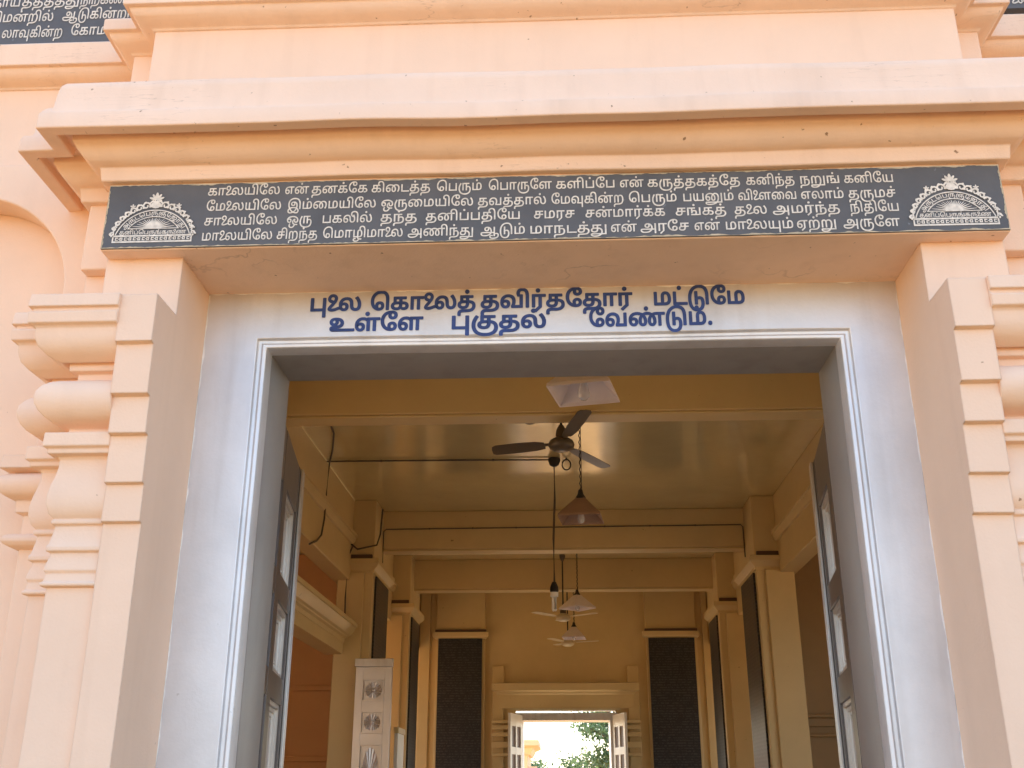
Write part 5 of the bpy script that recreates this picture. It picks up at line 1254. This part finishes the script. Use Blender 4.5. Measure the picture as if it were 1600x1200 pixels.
# ------------------------------------------------------------------ hall fittings
def tablet(label, x0, x1, y0, y1, z0, z1):
    bm = bmesh.new()
    box(bm, x0, x1, y0, y1, z0, z1)
    tag(obj("stone_tablet", bm, TABLET, smooth=0), label, "tablet", "black lettered tablets in the hall")
tablet("tall black lettered tablet on the end wall, left of the far door", -2.61, -1.68, YE - 0.16, YE - 0.121, -1.1, 3.055)
tablet("tall black lettered tablet on the end wall, right of the far door", 1.83, 2.79, YE - 0.16, YE - 0.121, -1.1, 3.05)
tablet("narrow dark tablet on the inner face of the nearest left pillar", -2.709, -2.68, 15.35, 16.45, -1.1, 2.95)
tablet("narrow dark tablet on the inner face of the nearest right pillar", 2.76, 2.789, 15.30, 16.40, -1.1, 2.95)
tablet("narrow dark tablet on the side of the second left pillar, near the end wall", -2.709, -2.68, 19.25, 20.25, -1.1, 2.96)
tablet("narrow dark tablet on the side of the second right pillar, near the end wall", 2.76, 2.789, 19.25, 20.25, -1.1, 2.96)

def pendant(name, label, x, y, zshade, rot, w=0.42, zt=ZC, top=ENAMEL):
    t = thing(name, label, "lamp", (x, y, zshade), "pyramid shade lamps down the hall")
    h = 0.20 * w / 0.42
    a = w / 2
    bm = bmesh.new()
    lv = [(0.035, h), (0.05, h - 0.012), (a, 0.0), (a + 0.004, -0.02)]
    rings = []
    for rr, z in lv:
        rings.append([bm.verts.new((sx * rr, sy * rr, z)) for sx, sy in ((-1, -1), (1, -1), (1, 1), (-1, 1))])
    inner = []
    for rr, z in [(a - 0.002, -0.018), (a - 0.008, -0.002), (0.045, h - 0.02)]:
        inner.append([bm.verts.new((sx * rr, sy * rr, z)) for sx, sy in ((-1, -1), (1, -1), (1, 1), (-1, 1))])
    al = rings + inner
    for p, q in zip(al, al[1:]):
        for k in range(4):
            bm.faces.new((p[k], p[(k + 1) % 4], q[(k + 1) % 4], q[k]))
    bm.faces.new(rings[0]); bm.faces.new(inner[-1][::-1])
    bm.transform(Matrix.Rotation(rot, 4, 'Z'))
    obj("lamp_shade", bm, top, t, smooth=0)
    bm = bmesh.new()
    lathe(bm, [(0, -0.055), (0.02, -0.052), (0.033, -0.035), (0.036, -0.01), (0.028, 0.025), (0.017, 0.06), (0.016, 0.1), (0, 0.1)])
    obj("bulb", bm, BULB, t, smooth=60)
    bm = bmesh.new()
    lathe(bm, [(0, h + 0.09), (0.02, h + 0.085), (0.03, h + 0.04), (0.05, h + 0.01), (0.05, h - 0.005), (0, h - 0.005)])
    obj("lamp_holder", bm, DARKMETAL, t)
    bm = bmesh.new()
    z = h + 0.08
    L = zt - zshade
    k = 0
    n = int((L - z) / 0.035)
    for i in range(n):
        zz = z + i * 0.035
        ox = 0.006 if i % 2 else -0.006
        tube(bm, [(ox, 0, zz), (-ox, 0.004, zz + 0.0355)], 0.0055, 5)
    tube(bm, [(0.012, 0, z), (0.014, 0, L)], 0.004, 5)
    obj("chain", bm, DARKMETAL, t)
    bm = bmesh.new()
    lathe(bm, [(0, L), (0.05, L - 0.001), (0.045, L - 0.03), (0.02, L - 0.05), (0, L - 0.05)])
    obj("ceiling_rose", bm, DARKMETAL, t)
    return t
pendant("pendant_lamp", "nearest pyramid shade lamp, seen from below against the first ceiling beam", 0.153, 5.8, 2.19, R(-12), 0.36)
pendant("pendant_lamp", "brown topped pyramid shade lamp on a long chain, in front of the second beam", 0.207, 9.98, 2.47, R(-7), 0.40, top=SHADETOP)
pendant("pendant_lamp", "pale pyramid shade lamp turned cornerwise, beside the hanging tube lamp", 0.266, 17.3, 2.80, R(38), 0.42)
pendant("pendant_lamp", "farthest pyramid shade lamp, above the lowest ceiling fan", 0.242, 20.7, 2.78, R(-6), 0.42)

def fan(name, label, x, y, z, r, a0, zt, paint, tilt=0.0, pitch=14, lean=0.0):
    t = thing(name, label, "ceiling fan", (x, y, z), "ceiling fans down the hall")
    bm = bmesh.new()
    lathe(bm, [(0, -0.075), (0.07, -0.07), (0.12, -0.045), (0.135, -0.01), (0.12, 0.03), (0.075, 0.06), (0.03, 0.075), (0, 0.075)], n=28)
    obj("motor", bm, paint, t, smooth=50)
    bm = bmesh.new()
    tube(bm, [(0, 0, 0.07), (0, 0, zt - z)], 0.014, 10)
    obj("down_rod", bm, DARKMETAL, t)
    bm = bmesh.new()
    h = min(0.34, zt - z - 0.03)
    lathe(bm, [(0.018, 0.06), (0.055, 0.07), (0.058, 0.10), (0.05, 0.15), (0.025, 0.20), (0.016, 0.205)], n=20)
    lathe(bm, [(0.016, zt - z - 0.12), (0.05, zt - z - 0.06), (0.055, zt - z - 0.001), (0, zt - z)], n=20)
    obj("canopy", bm, FANBROWN, t, smooth=50)
    for k in range(3):
        bm = bmesh.new()
        outline = [(0.17, 0.05), (0.26, 0.075), (0.6 * r, 0.085), (r - 0.05, 0.082), (r - 0.01, 0.06), (r, 0.02), (r, -0.05), (r - 0.03, -0.072), (0.6 * r, -0.078), (0.26, -0.07), (0.17, -0.05)]
        up_ = [bm.verts.new((px, py, 0.004 + 0.10 * abs(py) ** 1.5)) for px, py in outline]
        dn_ = [bm.verts.new((px, py, -0.001 + 0.10 * abs(py) ** 1.5)) for px, py in outline]
        bm.faces.new(up_); bm.faces.new(dn_[::-1])
        n = len(outline)
        for i in range(n):
            bm.faces.new((up_[i], up_[(i + 1) % n], dn_[(i + 1) % n], dn_[i]))
        box(bm, 0.10, 0.24, -0.02, 0.02, 0.007, 0.014)
        bm.transform(Matrix.Rotation(lean, 4, 'X') @ Matrix.Rotation(a0 + k * 2 * math.pi / 3, 4, 'Z') @ Matrix.Rotation(R(pitch), 4, 'X') @ Matrix.Rotation(tilt, 4, 'Y'))
        obj("blade", bm, paint, t, smooth=0)
    return t
fan("ceiling_fan", "large brown ceiling fan nearest the door, under the glossy ceiling", 0.030, 10.2, 3.285, 0.72, R(169), ZC, FANBROWN, pitch=10, lean=R(-10))
fan("ceiling_fan", "cream ceiling fan below the tube lamp, upper one of the far pair", 0.038, 19.2, 2.93, 0.66, R(-24), ZC, FANPAINT, tilt=R(-3), pitch=2)
fan("ceiling_fan", "cream ceiling fan hanging lowest and farthest, just above the far door cornice", 0.130, 22.0, 2.85, 0.63, R(-6.6), ZC, FANPAINT, tilt=R(-2), pitch=2)

# hanging tube lamp
t = thing("hanging_tube_lamp", "white tube lamp hanging on a long black cable in the middle of the hall", "lamp", (-0.08, 13.2, 2.10))
bm = bmesh.new()
tube(bm, [(0.02, 0, ZC - 2.10), (0.022, 0, 1.4), (0.0, 0, 0.9), (0.004, 0, 0.33)], 0.014, 8)
obj("cable", bm, CABLE, t)
bm = bmesh.new()
lathe(bm, [(0, 0.36), (0.025, 0.35), (0.05, 0.29), (0.055, 0.24), (0.045, 0.225), (0, 0.225)])
obj("lamp_holder", bm, DARKMETAL, t)
bm = bmesh.new()
lathe(bm, [(0, 0.225), (0.05, 0.222), (0.05, 0.17), (0.04, 0.165), (0, 0.165)])
for k in range(4):
    a = math.pi / 4 + k * math.pi / 2
    tube(bm, [(0.022 * math.cos(a), 0.022 * math.sin(a), 0.17), (0.022 * math.cos(a), 0.022 * math.sin(a), 0.012), (0.012 * math.cos(a), 0.012 * math.sin(a), 0.0)], 0.016, 8)
obj("lamp_tube", bm, TUBEWHITE, t, smooth=60)

# ceiling hook with ring, conduits and cables
bm = bmesh.new()
lathe(bm, [(0, 0), (0.075, -0.001), (0.08, -0.03), (0.06, -0.09), (0.03, -0.11), (0, -0.11)])
tag(obj("junction_box", bm, DARKMETAL), "round dark ceiling junction box where the tube lamp's cable hangs", "junction box").location = (-0.058, 13.2, ZC - 0.001)
bm = bmesh.new()
rg = [(0.19 + 0.055 * math.cos(a), 0.0, -0.09 + 0.07 * math.sin(a)) for a in [2 * math.pi * k / 20 for k in range(21)]]
tube(bm, rg, 0.010, 6)
tube(bm, [(0.19, 0, 0), (0.19, 0, -0.03)], 0.012, 6)
tag(obj("ceiling_hook", bm, DARKMETAL), "small iron ring hook on the ceiling beside the junction box", "hook").location = (-0.09, 13.2, ZC)
bm = bmesh.new()
lathe(bm, [(0, 0), (0.055, -0.001), (0.058, -0.010), (0.02, -0.02), (0, -0.02)])
tag(obj("ceiling_plate", bm, DARKMETAL), "small dark round plate on the ceiling left of the nearest fan's rod", "ceiling plate").location = (-0.33, 11.75, ZC - 0.001)
def conduit(label, pts, r, m=CABLE, clips=True):
    bm = bmesh.new()
    tube(bm, pts, r, 7)
    if clips:
        for a, b in zip(pts, pts[1:]):
            A, B = Vector(a), Vector(b)
            L = (B - A).length
            k = int(L / 0.55)
            for i in range(1, k):
                c = A.lerp(B, i / k)
                lathe(bm, [(0, r * 1.5), (r * 1.6, r), (r * 1.6, -r), (0, -r * 1.5)], c, 8)
    tag(obj("conduit", bm, m), label, "conduit")
conduit("dark conduit running across the glossy ceiling from the left wall to the junction box", [(-3.03, 13.15, ZC - 0.02), (-1.6, 13.16, ZC - 0.02), (-0.1, 13.2, ZC - 0.02)], 0.011)
conduit("thin dark conduit along the second ceiling beam, turned down at each end", [(-2.69, 15.87, 3.05), (-2.70, 15.87, 3.74), (-2.66, 15.87, 3.775), (0, 15.87, 3.785), (2.74, 15.87, 3.795), (2.77, 15.87, 3.76), (2.77, 15.87, 3.3)], 0.009)
conduit("black cable bent down from ceiling to upper left wall above the door leaf", [(-2.62, 11.0, ZC - 0.02), (-2.70, 12.0, ZC - 0.02), (-2.86, 12.7, ZC - 0.02), (-2.99, 13.15, ZC - 0.03), (-3.01, 13.16, 3.49), (-3.0, 13.11, 3.27), (-3.0, 13.0, 3.03), (-3.02, 12.85, 2.92), (-3.02, 12.49, 2.80)], 0.012)
conduit("black cable bent around the capital of the nearest left pillar", [(-2.60, 15.12, 3.9), (-2.62, 15.12, 3.52), (-2.66, 15.1, 3.36), (-2.94, 15.09, 3.30), (-3.06, 15.09, 3.40)], 0.013, clips=False)
conduit("thin black cable hanging straight down the wall beside the nearest left pillar", [(-3.0, 15.08, 3.36), (-3.06, 15.06, 3.2), (-3.07, 15.06, 2.6), (-3.06, 15.06, 2.3)], 0.012, clips=False)

# ------------------------------------------------------------------ beyond the far door
pb = thing("porch_building", "sunlit orange building with a flat cornice seen through the left of the far door", "building", (-1.9, 31, GZ))
def ch2(name, bm, m, parent, **k):
    return child(name, bm, m, parent, **k)
bm = bmesh.new()
box(bm, -3.6, -0.95, 30, 33, GZ, 0.98)
ch2("wall", bm, PEACH, pb)
bm = bmesh.new()
sweep(bm, [(-0.1, 0.95), (0.06, 0.95), (0.12, 1.05), (0.15, 1.12), (0.3, 1.18), (0.3, 1.32), (-0.1, 1.36)], [(-0.95, 33), (-0.95, 30), (-3.6, 30)][::1], amp=0)
ch2("roof_cornice", bm, PEACH, pb, smooth=28)
bm = bmesh.new()
box(bm, -0.93, -0.72, 30.1, 30.3, GZ, 0.55)
box(bm, -0.95, -0.70, 30.08, 30.32, 0.55, 0.66)
ch2("post", bm, mat("grey_pink_plaster", (0.6, 0.5, 0.45), 0.8), pb)
gp = thing("gate_pier", "orange domed gate pier beside the tree, at the right edge of the far door", "pier", (1.72, 31, GZ))
bm = bmesh.new()
box(bm, 1.38, 2.1, 31, 31.7, GZ, 1.1)
ch2("shaft", bm, PEACH, gp)
bm = bmesh.new()
lathe(bm, [(0.5, 1.1), (0.52, 1.16), (0.46, 1.2), (0.44, 1.32), (0.34, 1.46), (0.15, 1.55), (0, 1.58)], (1.74, 31.35, 0), 24)
ch2("dome", bm, PEACH, gp, smooth=50)

def tree(name, label, x, y, h, cr, cz, nclump, seed, spread=1.0, leaf=0.16):
    rnd = random.Random(seed)
    t = thing(name, label, "tree", (x, y, GZ), "trees beyond the far door")
    bm = bmesh.new()
    H = h
    tube(bm, [(0, 0, 0), (0.08, 0.02, H * 0.25), (-0.05, 0.05, H * 0.45), (0.05, 0, H * 0.62)], [0.22, 0.17, 0.14, 0.09], 9)
    clumps = []
    for i in range(nclump):
        a = rnd.uniform(0, 2 * math.pi)
        rr = cr * math.sqrt(rnd.random()) * spread
        zc = cz + rnd.uniform(-0.5, 0.5) * (h - cz) * 1.6
        clumps.append((rr * math.cos(a), rr * math.sin(a), zc, rnd.uniform(0.28, 0.62)))
    for c in clumps[::2]:
        s = (0, 0.02, H * rnd.uniform(0.3, 0.6))
        m = ((s[0] + c[0]) / 2, (s[1] + c[1]) / 2, (s[2] + c[2]) / 2 + 0.25)
        tube(bm, [s, m, c[:3]], [0.07, 0.045, 0.015], 6)
    obj("trunk", bm, BARK, t, smooth=60)
    bm = bmesh.new()
    for (cx, cy, cz_, r) in clumps:
        for _ in range(150):
            d = Vector((rnd.gauss(0, 1), rnd.gauss(0, 1), rnd.gauss(0, 0.8))) * r * 0.55
            p = Vector((cx, cy, cz_)) + d
            n = Vector((rnd.gauss(0, 1), rnd.gauss(0, 1), rnd.gauss(0.6, 1))).normalized()
            u = n.orthogonal().normalized()
            u = Matrix.Rotation(rnd.uniform(0, 6.28), 3, n) @ u
            v = n.cross(u)
            L = leaf * rnd.uniform(0.7, 1.3)
            q = [p - u * L * 0.5, p + v * L * 0.28, p + u * L * 0.5, p - v * L * 0.28]
            bm.faces.new([bm.verts.new(k) for k in q])
    obj("crown", bm, LEAF, t, smooth=0)
    return t
tree("broadleaf_tree", "tall loose green tree filling the right half of the far doorway", 2.2, 41, 5.7, 1.6, 3.9, 44, 5)
tree("broadleaf_tree", "low rounded green tree along the bottom of the far doorway", -0.1, 47, 2.9, 1.5, 2.0, 18, 8)
tree("broadleaf_tree", "low green tree just left of the tall loose tree in the far doorway", 1.0, 44, 2.9, 1.1, 2.1, 14, 11)
